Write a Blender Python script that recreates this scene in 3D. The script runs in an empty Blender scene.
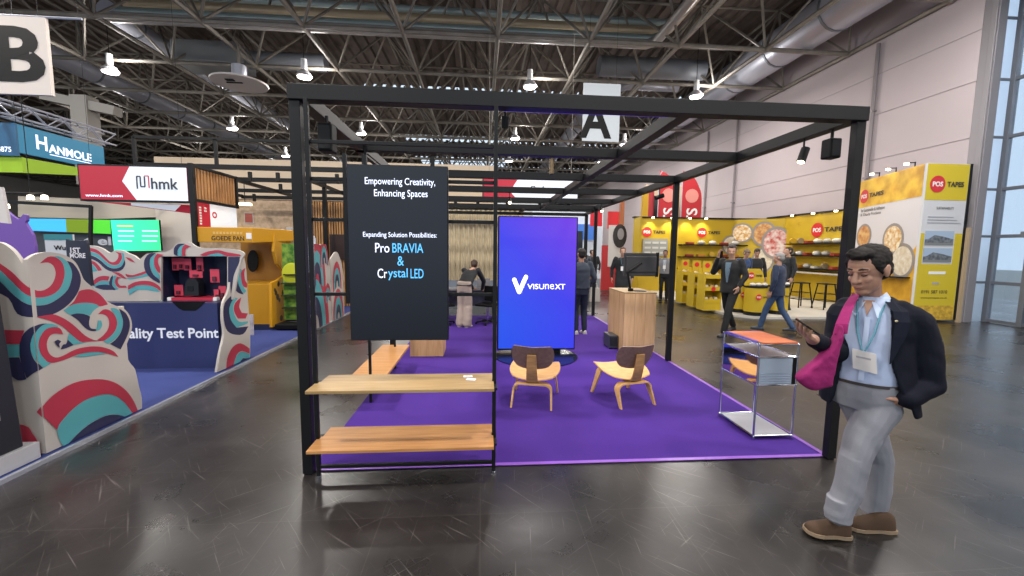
import bpy, bmesh, math, random
from mathutils import Vector, Matrix, noise
random.seed(7)
PI = math.pi
C = bpy.context.scene.collection
SC = bpy.context.scene

# ---------------------------------------------------------------- camera, world, light, exposure
FPX = 408.0
PITCH, YAW, ROLL = math.atan(39/FPX), math.atan(31/FPX), 0.0116
CAM = Vector((0, 0, 1.70))
FW = Vector((math.sin(YAW)*math.cos(PITCH), math.cos(YAW)*math.cos(PITCH), -math.sin(PITCH)))
RT0 = Vector((math.cos(YAW), -math.sin(YAW), 0)); UP0 = RT0.cross(FW)
RT = RT0*math.cos(ROLL) + UP0*math.sin(ROLL); UP = UP0*math.cos(ROLL) - RT0*math.sin(ROLL)
cd = bpy.data.cameras.new('camera'); cam = bpy.data.objects.new('camera', cd); C.objects.link(cam)
cam.matrix_world = Matrix(((RT.x, UP.x, -FW.x, CAM.x), (RT.y, UP.y, -FW.y, CAM.y), (RT.z, UP.z, -FW.z, CAM.z), (0, 0, 0, 1)))
cd.sensor_width = 36; cd.lens = 36*FPX/1024; cd.clip_start = 0.05; cd.clip_end = 300
SC.camera = cam
w = bpy.data.worlds.new('daylight'); SC.world = w; w.use_nodes = True
w.node_tree.nodes['Background'].inputs[0].default_value = (0.60, 0.72, 0.86, 1)
w.node_tree.nodes['Background'].inputs[1].default_value = 1.25
SC.view_settings.view_transform = 'Standard'; SC.view_settings.look = 'None'
SC.view_settings.gamma = 1; SC.view_settings.use_curve_mapping = False
SC.view_settings.exposure = 0.12

def lamp(name, kind, loc, energy, color=(1, 1, 1), size=0.3, rot=(0, 0, 0), spot=None, blend=0.5):
    l = bpy.data.lights.new(name, kind); l.energy = energy; l.color = color
    if kind == 'AREA': l.shape = 'DISK'; l.size = size
    elif kind != 'SUN': l.shadow_soft_size = size
    if spot: l.spot_size = spot; l.spot_blend = blend
    o = bpy.data.objects.new(name, l); C.objects.link(o); o.location = loc; o.rotation_euler = rot
    return o
# the hall's lamps: high bay lamps hanging from the roof grid, also those behind and beside the camera; plus added roof fills
for x in (-18, -11, -4, 3, 9):
    for y in (-6, 1, 7):
        lamp('high_bay_light', 'AREA', (x, y, 7.9), 330, (1.0, 0.95, 0.9), 0.9)
        if y == 7: lamp('roof_fill_light', 'POINT', (x, 8.6, 7.75), 90, (1.0, 0.95, 0.9), 0.25)  # extra point light without a fixture, added to brighten the truss
for x in (-19, -12.97, -6.35, 1.8, 8.2):
    for y in (15.8, 22.85, 29.0, 38):
        lamp('high_bay_light', 'AREA', (x, y, 7.6), 260, (1.0, 0.95, 0.9), 0.6)
        lamp('roof_fill_light', 'POINT', (x+.5, y, 7.75), 90, (1.0, 0.95, 0.9), 0.25)  # added fill beside each lamp, lifts the dark roof steel

# ---------------------------------------------------------------- helpers
def at(px, py, X=None, Y=None, Z=None):
    r = FW + RT*((px-512)/FPX) + UP*((288-py)/FPX)
    t = (X-CAM.x)/r.x if X is not None else ((Y-CAM.y)/r.y if Y is not None else (Z-CAM.z)/r.z)
    return CAM + r*t

def lin(h):
    if isinstance(h, str):
        h = h.lstrip('#'); c = [int(h[i:i+2], 16)/255 for i in (0, 2, 4)]
        return tuple(((v+0.055)/1.055)**2.4 if v > 0.04045 else v/12.92 for v in c)
    return tuple(h)
_m = {}
def mat(name, col='#888888', rough=0.6, metal=0.0, emit=None, es=1.0, bump=0.0, scale=40.0, vary=0.0, spec=None, col2=None, stretch=None, alpha=None, trans=0.0, sheen=0.0, coat=0.0):
    if name in _m: return _m[name]
    m = bpy.data.materials.new(name); m.use_nodes = True; nt = m.node_tree; b = nt.nodes['Principled BSDF']
    c = lin(col); b.inputs['Base Color'].default_value = (*c, 1)
    b.inputs['Roughness'].default_value = rough; b.inputs['Metallic'].default_value = metal
    if spec is not None: b.inputs['Specular IOR Level'].default_value = spec
    if coat: b.inputs['Coat Weight'].default_value = coat
    if trans: b.inputs['Transmission Weight'].default_value = trans
    if emit: b.inputs['Emission Color'].default_value = (*lin(emit), 1); b.inputs['Emission Strength'].default_value = es
    if sheen: b.inputs['Sheen Weight'].default_value = sheen
    if bump or vary or col2:
        tc = nt.nodes.new('ShaderNodeTexCoord'); mp = nt.nodes.new('ShaderNodeMapping'); nz = nt.nodes.new('ShaderNodeTexNoise')
        nz.inputs['Scale'].default_value = scale; nz.inputs['Detail'].default_value = 4
        nt.links.new(tc.outputs['Object'], mp.inputs[0]); nt.links.new(mp.outputs[0], nz.inputs['Vector'])
        if stretch: mp.inputs['Scale'].default_value = stretch
        if vary or col2:
            c2 = lin(col2) if col2 else tuple(v*(1-vary) for v in c)
            rp = nt.nodes.new('ShaderNodeValToRGB'); rp.color_ramp.elements[0].position = 0.35; rp.color_ramp.elements[1].position = 0.65
            rp.color_ramp.elements[0].color = (*c, 1); rp.color_ramp.elements[1].color = (*c2, 1)
            nt.links.new(nz.outputs['Fac'], rp.inputs[0]); nt.links.new(rp.outputs[0], b.inputs['Base Color'])
        if bump:
            bp = nt.nodes.new('ShaderNodeBump'); bp.inputs['Strength'].default_value = bump; bp.inputs['Distance'].default_value = 0.01
            nt.links.new(nz.outputs['Fac'], bp.inputs['Height']); nt.links.new(bp.outputs[0], b.inputs['Normal'])
    _m[name] = m; return m

def put(o, label=None, cat=None, group=None, kind=None):
    if label: o['label'] = label
    if cat: o['category'] = cat
    if group: o['group'] = group
    if kind: o['kind'] = kind
    return o
def thing(name, label, cat, loc=(0, 0, 0), rz=0.0, group=None, kind=None):
    o = bpy.data.objects.new(name, None); C.objects.link(o); o.empty_display_size = 0.1
    o.location = loc; o.rotation_euler = (0, 0, rz)
    return put(o, label, cat, group, kind)
def worldmat(o):
    M = Matrix.LocRotScale(o.location, o.rotation_euler, o.scale)
    return worldmat(o.parent) @ M if o.parent else M

class MB:
    """collects shapes; local=True: coordinates already in the parent's frame"""
    def __init__(s): s.v = []; s.f = []; s.mi = []; s.cur = 0
    def m(s, i): s.cur = i; return s
    def add(s, vs, fs):
        n = len(s.v); s.v += [Vector(p) for p in vs]
        for f in fs: s.f.append([n+i for i in f]); s.mi.append(s.cur)
        return s
    def box(s, x0, x1, y0, y1, z0, z1):
        vs = [(x, y, z) for x in (x0, x1) for y in (y0, y1) for z in (z0, z1)]
        return s.add(vs, [(0, 1, 3, 2), (4, 6, 7, 5), (0, 4, 5, 1), (2, 3, 7, 6), (0, 2, 6, 4), (1, 5, 7, 3)])
    def obox(s, p0, p1, w, h, up=(0, 0, 1)):
        """bar from p0 to p1 with section w (sideways) x h (along up)"""
        p0, p1 = Vector(p0), Vector(p1); d = (p1-p0).normalized(); u = Vector(up)
        if abs(d.dot(u)) > 0.99: u = Vector((0, 1, 0))
        r = d.cross(u).normalized(); u = r.cross(d).normalized()
        vs = [p+r*a*w/2+u*b*h/2 for p in (p0, p1) for a in (-1, 1) for b in (-1, 1)]
        return s.add(vs, [(0, 1, 3, 2), (4, 6, 7, 5), (0, 4, 5, 1), (2, 3, 7, 6), (0, 2, 6, 4), (1, 5, 7, 3)])
    def tube(s, pts, r, n=8, caps=True, closed=False):
        pts = [Vector(p) for p in pts]; k = len(pts)
        rs = r if isinstance(r, (list, tuple)) else [r]*k
        rings = []; prev = None
        for i, p in enumerate(pts):
            if closed: d = pts[(i+1) % k]-pts[i-1]
            else: d = pts[min(i+1, k-1)]-pts[max(i-1, 0)]
            d.normalize()
            if prev is None:
                a = Vector((0, 0, 1)) if abs(d.z) < 0.9 else Vector((1, 0, 0)); x = d.cross(a).normalized()
            else: x = (prev-d*prev.dot(d)).normalized()
            prev = x; y = d.cross(x)
            rings.append([p+(x*math.cos(t)+y*math.sin(t))*rs[i] for t in [2*PI*j/n for j in range(n)]])
        return s.loft(rings, caps and not closed, closed)
    def loft(s, rings, caps=True, closed=False):
        n = len(rings[0]); k = len(rings); vs = [p for r in rings for p in r]; fs = []
        for i in range(k if closed else k-1):
            a, b = i*n, ((i+1) % k)*n
            for j in range(n): fs.append((a+j, a+(j+1) % n, b+(j+1) % n, b+j))
        if caps: fs.append(tuple(range(n))[::-1]); fs.append(tuple((k-1)*n+j for j in range(n)))
        return s.add(vs, fs)
    def cyl(s, x, y, z0, z1, r, n=20, r2=None):
        return s.tube([(x, y, z0), (x, y, z1)], [r, r if r2 is None else r2], n)
    def lathe(s, prof, cx=0, cy=0, n=24):
        return s.loft([[Vector((cx+r*math.cos(2*PI*j/n), cy+r*math.sin(2*PI*j/n), z)) for j in range(n)] for r, z in prof])
    def sphere(s, c, r, n=12, m=8):
        c = Vector(c); r = Vector((r, r, r)) if not hasattr(r, '__len__') else Vector(r); rings = []
        for i in range(m+1):
            t = PI*i/m; t = min(max(t, 0.05), PI-0.05)
            rings.append([c+Vector((r.x*math.sin(t)*math.cos(2*PI*j/n), r.y*math.sin(t)*math.sin(2*PI*j/n), -r.z*math.cos(t))) for j in range(n)])
        return s.loft(rings)
    def prism(s, pts, d):
        """planar outline pts (3D) extruded by vector d"""
        pts = [Vector(p) for p in pts]; d = Vector(d); n = len(pts)
        return s.add(pts+[p+d for p in pts], [tuple(range(n))[::-1], tuple(range(n, 2*n))]+[(i, (i+1) % n, n+(i+1) % n, n+i) for i in range(n)])
    def build(s, name, mats, parent=None, local=False, bevel=0.0, smooth=False, sub=0, solid=0.0):
        me = bpy.data.meshes.new(name); vs = s.v
        o = bpy.data.objects.new(name, me); C.objects.link(o)
        if parent is not None:
            o.parent = parent
            if not local:
                Mi = worldmat(parent).inverted(); vs = [Mi @ v for v in vs]
        elif not local:
            zs = min(v.z for v in vs); cx = (min(v.x for v in vs)+max(v.x for v in vs))/2; cy = (min(v.y for v in vs)+max(v.y for v in vs))/2
            off = Vector((cx, cy, zs)); vs = [v-off for v in vs]; o.location = off
        me.from_pydata([tuple(v) for v in vs], [], s.f)
        ml = mats if isinstance(mats, (list, tuple)) else [mats]
        for m_ in ml: me.materials.append(m_)
        for p, i in zip(me.polygons, s.mi): p.material_index = i
        bm = bmesh.new(); bm.from_mesh(me); bmesh.ops.recalc_face_normals(bm, faces=bm.faces[:]); bm.to_mesh(me); bm.free()
        if smooth:
            for p in me.polygons: p.use_smooth = True
            if smooth != 2 and hasattr(me, 'set_sharp_from_angle'): me.set_sharp_from_angle(angle=math.radians(40))
        if solid: md = o.modifiers.new('s', 'SOLIDIFY'); md.thickness = solid; md.offset = 0
        if bevel: md = o.modifiers.new('b', 'BEVEL'); md.width = bevel; md.segments = 2; md.limit_method = 'ANGLE'
        if sub: md = o.modifiers.new('u', 'SUBSURF'); md.levels = sub; md.render_levels = sub
        return o
def bx(name, m, b, parent=None, bevel=0.0, local=False): return MB().box(*b).build(name, m, parent, local, bevel)

def copy_tree(o, parent=None):
    c = o.copy(); C.objects.link(c)
    if parent: c.parent = parent
    for ch in [q for q in bpy.data.objects if q.parent == o]: copy_tree(ch, c)
    return c

def text(name, body, m, p, face='-Y', height=None, width=None, parent=None, bold=0.0, depth=0.002, rz=None, center=False, shear=0.0, spacing=1.0, tilt=0.0, boldx=None):
    """lettering standing on a vertical plane; p = lower left (or centre); face = outward normal"""
    cu = bpy.data.curves.new(name, 'FONT'); cu.body = body; cu.size = 1; cu.offset = bold; cu.resolution_u = 3; cu.shear = shear; cu.space_character = spacing
    t = bpy.data.objects.new('tmp', cu); C.objects.link(t); bpy.context.view_layer.update()
    me = bpy.data.meshes.new_from_object(t.evaluated_get(bpy.context.evaluated_depsgraph_get()))
    bpy.data.objects.remove(t)
    xs = [v.co.x for v in me.vertices]; ys = [v.co.y for v in me.vertices]
    if not xs: return None
    x0, x1, y0, y1 = min(xs), max(xs), min(ys), max(ys)
    sy = height/(y1-y0) if height else None; sx = width/(x1-x0) if width else None
    sx = sx or sy; sy = sy or sx
    az = rz if rz is not None else {'-Y': 0, '+X': PI/2, '+Y': PI, '-X': -PI/2}[face]
    R = Matrix.Rotation(az, 3, 'Z'); rt = R @ Vector((1, 0, 0)); nrm = R @ Vector((0, -1, 0)); up = Vector((0, 0, 1))
    if tilt:
        q = Matrix.Rotation(tilt, 3, nrm); rt = q @ rt; up = q @ up
    ox, oy = ((x0+x1)/2, (y0+y1)/2) if center else (x0, y0)
    vs = [Vector(p)+rt*(v.co.x-ox)*sx+up*(v.co.y-oy)*sy for v in me.vertices]
    b = MB(); b.add(vs, [tuple(f.vertices) for f in me.polygons])
    o = b.build(name, m, parent)
    md = o.modifiers.new('s', 'SOLIDIFY'); md.thickness = depth; md.offset = 0
    return o

# ---------------------------------------------------------------- common materials
M_black = mat('black_powder_coat', '#0e0f11', 0.5, spec=.3)
M_black2 = mat('matt_black', '#070708', 0.6, spec=.25)
M_chrome = mat('chrome', '#c9ced6', 0.15, 1.0)
M_zinc = mat('zinc_duct', '#b6b9c6', 0.4, 0.35, bump=0.15, scale=3)
M_white = mat('white_paint', '#e8e8e8', 0.5)
def wood(name, c1, c2, axis=(1, 14, 14), rough=0.45):
    return mat(name, c1, rough, col2=c2, scale=3.2, stretch=axis, bump=0.05)
# ---------------------------------------------------------------- the hall
def floor_mat():
    m = bpy.data.materials.new('dark_hall_floor'); m.use_nodes = True; nt = m.node_tree; b = nt.nodes['Principled BSDF']; L = nt.links.new
    tc = nt.nodes.new('ShaderNodeTexCoord')
    n1 = nt.nodes.new('ShaderNodeTexNoise'); n1.inputs['Scale'].default_value = 1.1; n1.inputs['Detail'].default_value = 8
    L(tc.outputs['Object'], n1.inputs['Vector'])
    r1 = nt.nodes.new('ShaderNodeValToRGB'); r1.color_ramp.elements[0].position = .35; r1.color_ramp.elements[1].position = .7
    r1.color_ramp.elements[0].color = (.009, .0085, .0085, 1); r1.color_ramp.elements[1].color = (.036, .031, .030, 1)
    L(n1.outputs['Fac'], r1.inputs[0])
    # scratches: thin stretched noise in three directions
    prev = r1.outputs[0]
    for a, sc in ((0.65, 1.6), (-0.9, 1.4), (1.5, 1.9), (2.5, 1.2)):
        mp = nt.nodes.new('ShaderNodeMapping'); mp.inputs['Rotation'].default_value = (0, 0, a); mp.inputs['Scale'].default_value = (1/(0.5*sc), 1/(20*sc), 1); mp.vector_type = 'TEXTURE'
        L(tc.outputs['Object'], mp.inputs[0])
        n = nt.nodes.new('ShaderNodeTexNoise'); n.inputs['Scale'].default_value = 2.0; n.inputs['Detail'].default_value = 3; n.inputs['Roughness'].default_value = .6
        L(mp.outputs[0], n.inputs['Vector'])
        r = nt.nodes.new('ShaderNodeValToRGB'); r.color_ramp.elements[0].position = .645; r.color_ramp.elements[1].position = .72
        r.color_ramp.elements[0].color = (0, 0, 0, 1); r.color_ramp.elements[1].color = (.075, .068, .064, 1); L(n.outputs['Fac'], r.inputs[0])
        mx = nt.nodes.new('ShaderNodeMixRGB'); mx.blend_type = 'ADD'; mx.inputs[0].default_value = 1; L(prev, mx.inputs[1]); L(r.outputs[0], mx.inputs[2]); prev = mx.outputs[0]
    # slab joints of the tiled asphalt floor
    br = nt.nodes.new('ShaderNodeTexBrick'); br.offset = 0; br.inputs['Scale'].default_value = 1; br.inputs['Brick Width'].default_value = .62; br.inputs['Row Height'].default_value = .62
    br.inputs['Mortar Size'].default_value = .003; br.inputs['Color1'].default_value = (0, 0, 0, 1); br.inputs['Color2'].default_value = (0.006, 0.006, 0.006, 1); br.inputs['Mortar'].default_value = (.022, .02, .018, 1)
    L(tc.outputs['Object'], br.inputs['Vector'])
    mx = nt.nodes.new('ShaderNodeMixRGB'); mx.blend_type = 'ADD'; mx.inputs[0].default_value = 1; L(prev, mx.inputs[1]); L(br.outputs[0], mx.inputs[2])
    L(mx.outputs[0], b.inputs['Base Color'])
    rr = nt.nodes.new('ShaderNodeMapRange'); rr.inputs['To Min'].default_value = .17; rr.inputs['To Max'].default_value = .42; L(n1.outputs['Fac'], rr.inputs[0]); L(rr.outputs[0], b.inputs['Roughness'])
    n2 = nt.nodes.new('ShaderNodeTexNoise'); n2.inputs['Scale'].default_value = 9; n2.inputs['Detail'].default_value = 3; L(tc.outputs['Object'], n2.inputs['Vector'])
    bp = nt.nodes.new('ShaderNodeBump'); bp.inputs['Strength'].default_value = .12; bp.inputs['Distance'].default_value = .01; L(n2.outputs['Fac'], bp.inputs['Height']); L(bp.outputs[0], b.inputs['Normal'])
    b.inputs['Specular IOR Level'].default_value = .55
    return m
o = MB().box(-46, 20, -14, 62, -0.2, 0).build('floor', floor_mat(), local=True); put(o, kind='structure')
M_wall = mat('hall_wall_panel', '#b9aeb1', 0.75, bump=.03, scale=.6, vary=.06)
M_steel = mat('weathered_steel', '#8f897f', 0.5, 0.2, vary=.3, scale=2)
M_deck = mat('roof_deck', '#62564f', 0.8, vary=.3, scale=1.5)
# right wall, high and pale, with panel joints and conduits
o = MB().box(12, 12.4, 9.5, 62, 0, 8.1).box(12.05, 12.4, 9.5, 62, 8.1, 10.6).build('wall_right', M_wall); put(o, kind='structure')
o = MB().box(12, 12.4, -14, 4.2, 0, 10.6).box(12.1, 12.4, 4.2, 9.5, 7.9, 10.6).build('wall_right_front', M_wall); put(o, kind='structure'); o.name = 'wall_right.001'
o = MB().box(-46, 12.4, 61, 61.4, 0, 10.6).build('wall_back', mat('far_wall', '#a9a6a2', .8)); put(o, kind='structure')
o = MB().box(-46.4, -46, -14, 61, 0, 10.6).build('wall_left', mat('far_wall', '#a9a6a2', .8)); put(o, kind='structure')
t = MB()
for z in (2.9+.9, 4.55, 5.9, 7.1): t.box(11.985, 12, 9.5, 60, z, z+.012)
put(t.build('trim_1', mat('panel_joint', '#a0979a', .7)), kind='structure')
for k, (y, r) in enumerate(((12.1, .05), (18.9, .045), (21.4, .045))):
    t = MB().tube([(11.93, y, .0), (11.93, y, 8.0)], r, 8)
    for z in (2, 4, 6): t.box(11.86, 12, y-.07, y+.07, z, z+.05)
    put(t.build('trim_%d' % (k+2), mat('conduit', '#8d8688', .5, .4)), kind='structure')
# corrugated roof deck with open skylight bands (real gaps to the sky)
ZB, ZT, SX, SY = 8.15, 10.2, 2.86, 2.92
gaps = [(24.2, 25.3), (34.0, 35.6), (42, 46)]
ys = [-14]+[v for g in gaps for v in g]+[62]
t = MB()
def deck(y0, y1, x0=-46, x1=12):
    n = int((x1-x0)/.5); pr = []
    for i in range(n):
        x = x0+i*.5
        pr += [(x, 10.75), (x+.2, 10.75), (x+.25, 10.62), (x+.45, 10.62)]
    pr.append((x1, 10.75)); pts = [Vector((x, y0, z)) for x, z in pr]
    vs = pts+[p+Vector((0, y1-y0, 0)) for p in pts]; n = len(pts)
    t.add(vs, [(i, i+1, n+i+1, n+i) for i in range(n-1)])
for i in range(0, len(ys), 2): deck(ys[i], ys[i+1])
for a, b in gaps: deck(a, b, -46, -6.3); deck(a, b, 2.6, 12)
ce = t.build('ceiling', M_deck); put(ce, kind='structure')
# skylight glazing bars over the gaps
t = MB()
for a, b in gaps:
    for i in range(10): t.obox((-6.3+i*.98, a, 10.68), (-6.3+i*.98, b, 10.68), .08, .08)
    t.obox((-6.3, (a+b)/2, 10.66), (2.6, (a+b)/2, 10.66), .07, .07)
t.build('skylight_bar', M_steel, ce)
# double-layer space frame
t = MB()
nx0, nx1 = -16, 4; ny0, ny1 = -2, 17
X = lambda i: .47+SX*i
Y = lambda j: 13.1+SY*(j-2)
for j in range(ny0, ny1):
    for i in range(nx0, nx1+1):
        x, y = X(i), Y(j)
        if x > 12: continue
        if i < nx1: t.tube([(x, y, ZB), (min(x+SX, 12), y, ZB)], .07, 6)
        if j < ny1-1: t.tube([(x, y, ZB), (x, y+SY, ZB)], .07, 6)
        t.sphere((x, y, ZB), .1, 6, 4)
        for dx, dy in ((-1, -1), (1, -1), (-1, 1), (1, 1)):
            ux = x+dx*SX/2
            if ux < 12: t.tube([(x, y, ZB), (ux, y+dy*SY/2, ZT)], .042, 5)
        ux, uy = x+SX/2, y+SY/2
        if ux < 12:
            t.tube([(ux-SX, uy, ZT), (ux, uy, ZT)], .045, 5); t.tube([(ux, uy-SY, ZT), (ux, uy, ZT)], .045, 5)
t.build('space_frame', M_steel, ce, smooth=True)
# ducts, pipes and air units under the roof
def duct(pts, r, name, label, grp=None, bands=True, m=M_zinc, n=18):
    t = MB().tube(pts, r, n)
    o = t.build(name, m, None, smooth=True); put(o, label, 'duct', grp)
    if bands:
        p0, p1 = Vector(pts[0]), Vector(pts[-1]); d = (p1-p0).normalized()
        for i in range(min(14, int((p1-p0).length/2.4))):
            p = p0+d*(i+.5)*2.4; MB().tube([p-d*.04, p+d*.04], r+.02, n).build('band', mat('duct_band', '#7f868f', .5, .7), o, smooth=True)
    return o
duct([(10.45, 6, 8.85), (10.45, 58, 8.85)], .62, 'air_duct', 'large round silver air duct running along the right wall under the roof')
duct([(-16.3, 6, 8.9), (-16.3, 58, 8.9)], .42, 'air_duct', 'long silver air duct above the hanging B sign on the left', bands=True)
duct([(-12.2, 15, 9.3), (-12.2, 58, 9.3)], .3, 'air_duct', 'thinner silver duct running back above the lit red and white sign', bands=True)
duct([(5.9, 25, 9.4), (5.9, 58, 9.4)], .4, 'air_duct', 'silver duct seen far back above the middle of the open booth frame', bands=False)
for k, (y, z, r, c) in enumerate(((14.3, 8.72, .16, '#b9b6b2'), (14.75, 9.12, .15, '#a3b4b5'), (15.05, 9.52, .19, '#c6b294'), (15.3, 9.95, .15, '#a9b7b6'))):
    x1 = 5.6+.35*k
    pts = [(-11.6, y, z), (x1, y, z), (x1+.25, y-.25, z), (x1+.25, 6, z)]
    o = MB().tube(pts, r, 10).build('service_pipe', mat('pipe_%d' % k, c, .35, .3), None, smooth=True)
    put(o, ('nearest and lowest', 'second', 'third', 'farthest and highest')[k]+' of the four insulated service pipes crossing the hall under the roof', 'pipe', 'service pipes under the roof')
for (x0, x1, y, z, r, lab) in ((4.6, 8.9, 16.6, 8.95, .38, 'dark grey round duct above the hanging A sign'), (-8.85, -6.0, 17, 8.75, .32, 'grey duct lying above the round white ceiling disc')):
    put(MB().tube([(x0, y, z), (x1, y, z)], r, 16).build('cross_duct', mat('grey_duct', '#7d828a', .5, .2), None, smooth=True), lab, 'duct')
put(MB().tube([(6.2, 24.3, 9.2), (6.2, 19.5, 9.2), (6.6, 19, 9.2), (9.0, 19, 9.2)], .2, 12).build('bent_pipe', M_zinc, smooth=True), 'bent silver pipe joining the large duct near the right wall', 'pipe')
# grey air unit beside the disc
o = MB().box(-11.2, -8.9, 16.3, 17.6, 7.55+.8, 9.1).build('air_unit', mat('grey_unit', '#85898c', .6), bevel=.04); put(o, 'boxy grey air handling unit above the round white ceiling disc', 'air unit')
t = thing('ceiling_disc', 'round white disc diffuser hanging from the roof grid on the left', 'air diffuser', (-7.98, 14.7, 7.0))
MB().lathe([(.0, 7.0), (.82, 7.02), (.84, 7.06), (.0, 7.1)], -7.98, 14.7, 32).build('disc', mat('disc_white', '#cfcac6', .5), t, smooth=True)
MB().cyl(-7.98, 14.7, 7.08, 7.6, .22).build('neck', M_zinc, t, smooth=True)
MB().cyl(-7.98, 14.7, 7.6, 8.3, .05).build('rod', M_steel, t)
MB().box(-8.2, -7.95, 14.25, 14.4, 6.985, 7.01).box(-8.3, -7.8, 14.5, 14.56, 6.985, 7.01).build('vent', M_black, t)

# high bay pendant lamps
pend = [(-12.97, 15.94), (-6.3, 15.66), (1.77, 15.7), (8.32, 15.98), (-12.86, 22.77), (-13.1, 29.1), (-6.4, 22.93), (1.81, 22.93), (1.87, 28.7), (8.19, 28.2), (8.1, 23.4)]
def pendant():
    t = thing('pendant_lamp', '', 'lamp', (0, 0, 7.7), 0, 'high bay lamps hanging from the roof grid')
    MB().lathe([(.0, .0), (.25, .0), (.27, .03), (.2, .14), (.12, .22), (.0, .24)]).build('shade', mat('lamp_shade', '#c8c8cc', .4, .3), t, True, smooth=True)
    MB().lathe([(.0, .25), (.1, .25), (.1, .6), (.0, .62)]).build('housing', M_white, t, True, smooth=True)
    MB().lathe([(.0, -.03), (.22, -.03), (.22, .0), (.0, .0)]).build('diffuser', mat('lamp_glow', '#ffffff', .5, emit='#fff0e6', es=12), t, True)
    MB().tube([(0, 0, .6), (0, 0, 2.95)], .012, 5).build('cord', M_black, t, True)
    return t
p0 = pendant()
plab = ['bright pendant lamp left of the white ceiling disc', 'pendant lamp just right of the white ceiling disc above the frame corner', 'nearest pendant lamp above the middle of the front frame beam', 'pendant lamp right of the hanging A sign near the large duct',
        'pendant lamp low on the left above the blue hanging banner', 'small distant pendant lamp left of the frame, behind the other two in its row', 'pendant lamp seen inside the frame above the dark text screen', 'pendant lamp inside the frame above the blue screen, the nearer of two in line', 'small pendant lamp above the blue screen, the farther of two in line',
        'small distant pendant lamp seen below the hanging A sign', 'pendant lamp just right of the hanging A sign seen under the front beam']
for i, (x, y) in enumerate(pend):
    o = p0 if i == 0 else copy_tree(p0)
    o.location = (x, y, 7.7); o['label'] = plab[i]
# hanging signs B and A
t = thing('hanging_sign', 'white hanging square sign with a black letter B', 'sign', (-8.5, 8.0, 4.27))
MB().box(-8.9, -7.47, 7.97, 8.03, 4.27, 5.55).build('panel', mat('sign_cream', '#d9cfc6', .7), t)
text('lettering', 'B', M_black2, (-8.3, 7.965, 4.47), height=.92, width=.78, parent=t, bold=.03)
MB().tube([(-9.0, 8, 5.57), (-6.9, 8, 5.57)], .02, 6).build('rail', M_zinc, t)
MB().tube([(-7.6, 8, 5.57), (-7.6, 8, 10.66)], .004, 5).tube([(-8.6, 8, 5.57), (-8.6, 8, 10.66)], .004, 5).build('wire', M_black, t)
t = thing('hanging_sign', 'white hanging square sign with a dark letter A above the booth', 'sign', (3.4, 12, 4.84))
MB().box(2.9, 3.98, 11.97, 12.03, 4.84, 6.45).build('panel', mat('sign_pale', '#c3cbd0', .7), t)
text('lettering', 'A', M_black2, (2.8, 11.965, 4.92), height=1.0, width=.95, parent=t, bold=.03)
MB().tube([(3.05, 12, 6.45), (3.05, 12, 10.66)], .004, 5).tube([(3.85, 12, 6.45), (3.85, 12, 10.66)], .004, 5).build('wire', M_black, t)

# window bay on the right with steel column
M_glass_blue = mat('frosted_pane', '#a9c3dd', .35, trans=.6)
M_alu = mat('window_steel', '#7a7f88', .45, .5)
wn = thing('window_1', None, None, (12.6, 8, 0), kind='structure')
MB().box(12.0, 12.22, 9.18, 9.5, 0, 7.9).box(11.96, 12.0, 9.2, 9.32, 0, 7.9).build('column', mat('column_steel', '#8b888c', .5, .3), wn, bevel=.01)
XW = 12.75
MB().box(12.22, XW, 9.36, 9.4, 0, 7.9).build('pane', mat('side_pane', '#e4eefa', .3, trans=.95), wn)
f = MB(); g = MB()
for y in (9.3, 8.62, 8.45, 7.3, 6.0, 4.4): f.box(XW-.06, XW+.08, y-.05, y+.05, 0, 7.9)
for z in (.05, 1.0, 2.15, 3.3, 4.55, 5.9, 7.3, 7.85): f.box(XW-.03, XW+.05, 4.3, 9.3, z-.04, z+.04)
f.box(XW-.25, XW+.1, 4.3, 8.66, 2.1, 2.24)
for z in (1.0, 2.15, 3.3, 4.55, 5.9, 7.3): f.box(12.22, XW, 9.33, 9.36, z-.03, z+.03)
f.build('window_frame', M_alu, wn, bevel=.005)
g.box(XW, XW+.012, 4.3, 9.36, .05, 7.85).build('pane', mat('clear_pane', '#dfe9f2', .02, trans=.95), wn)
MB().box(XW+.1, XW+.5, 4.3, 9.4, 7.9, 8.3).build('window_head', M_alu, wn)
# outside: pavement, barrier
put(MB().box(20, 60, -20, 60, -.25, -.05).build('pavement', mat('paving', '#9a9a94', .9)), kind='structure')
# ---------------------------------------------------------------- the open booth
M_carpet = mat('purple_carpet', '#4a2c88', 0.95, bump=.35, scale=160, vary=.14, spec=.2)
o = MB().box(-1.29, 2.9, 3.07, 10.3, 0, .008).build('booth_carpet', M_carpet)
put(o, 'purple carpet laid under the open black booth frame', 'carpet')
t = MB()
for b in ((-1.29, 2.9, 3.05, 3.09, .008, .011), (2.87, 2.91, 3.05, 10.3, .008, .011)): t.box(*b)
put(t.m(0).build('edging_tape', mat('purple_tape', '#8a58bd', .35)), 'shiny lilac tape along the edge of the purple carpet', 'tape')

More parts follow.
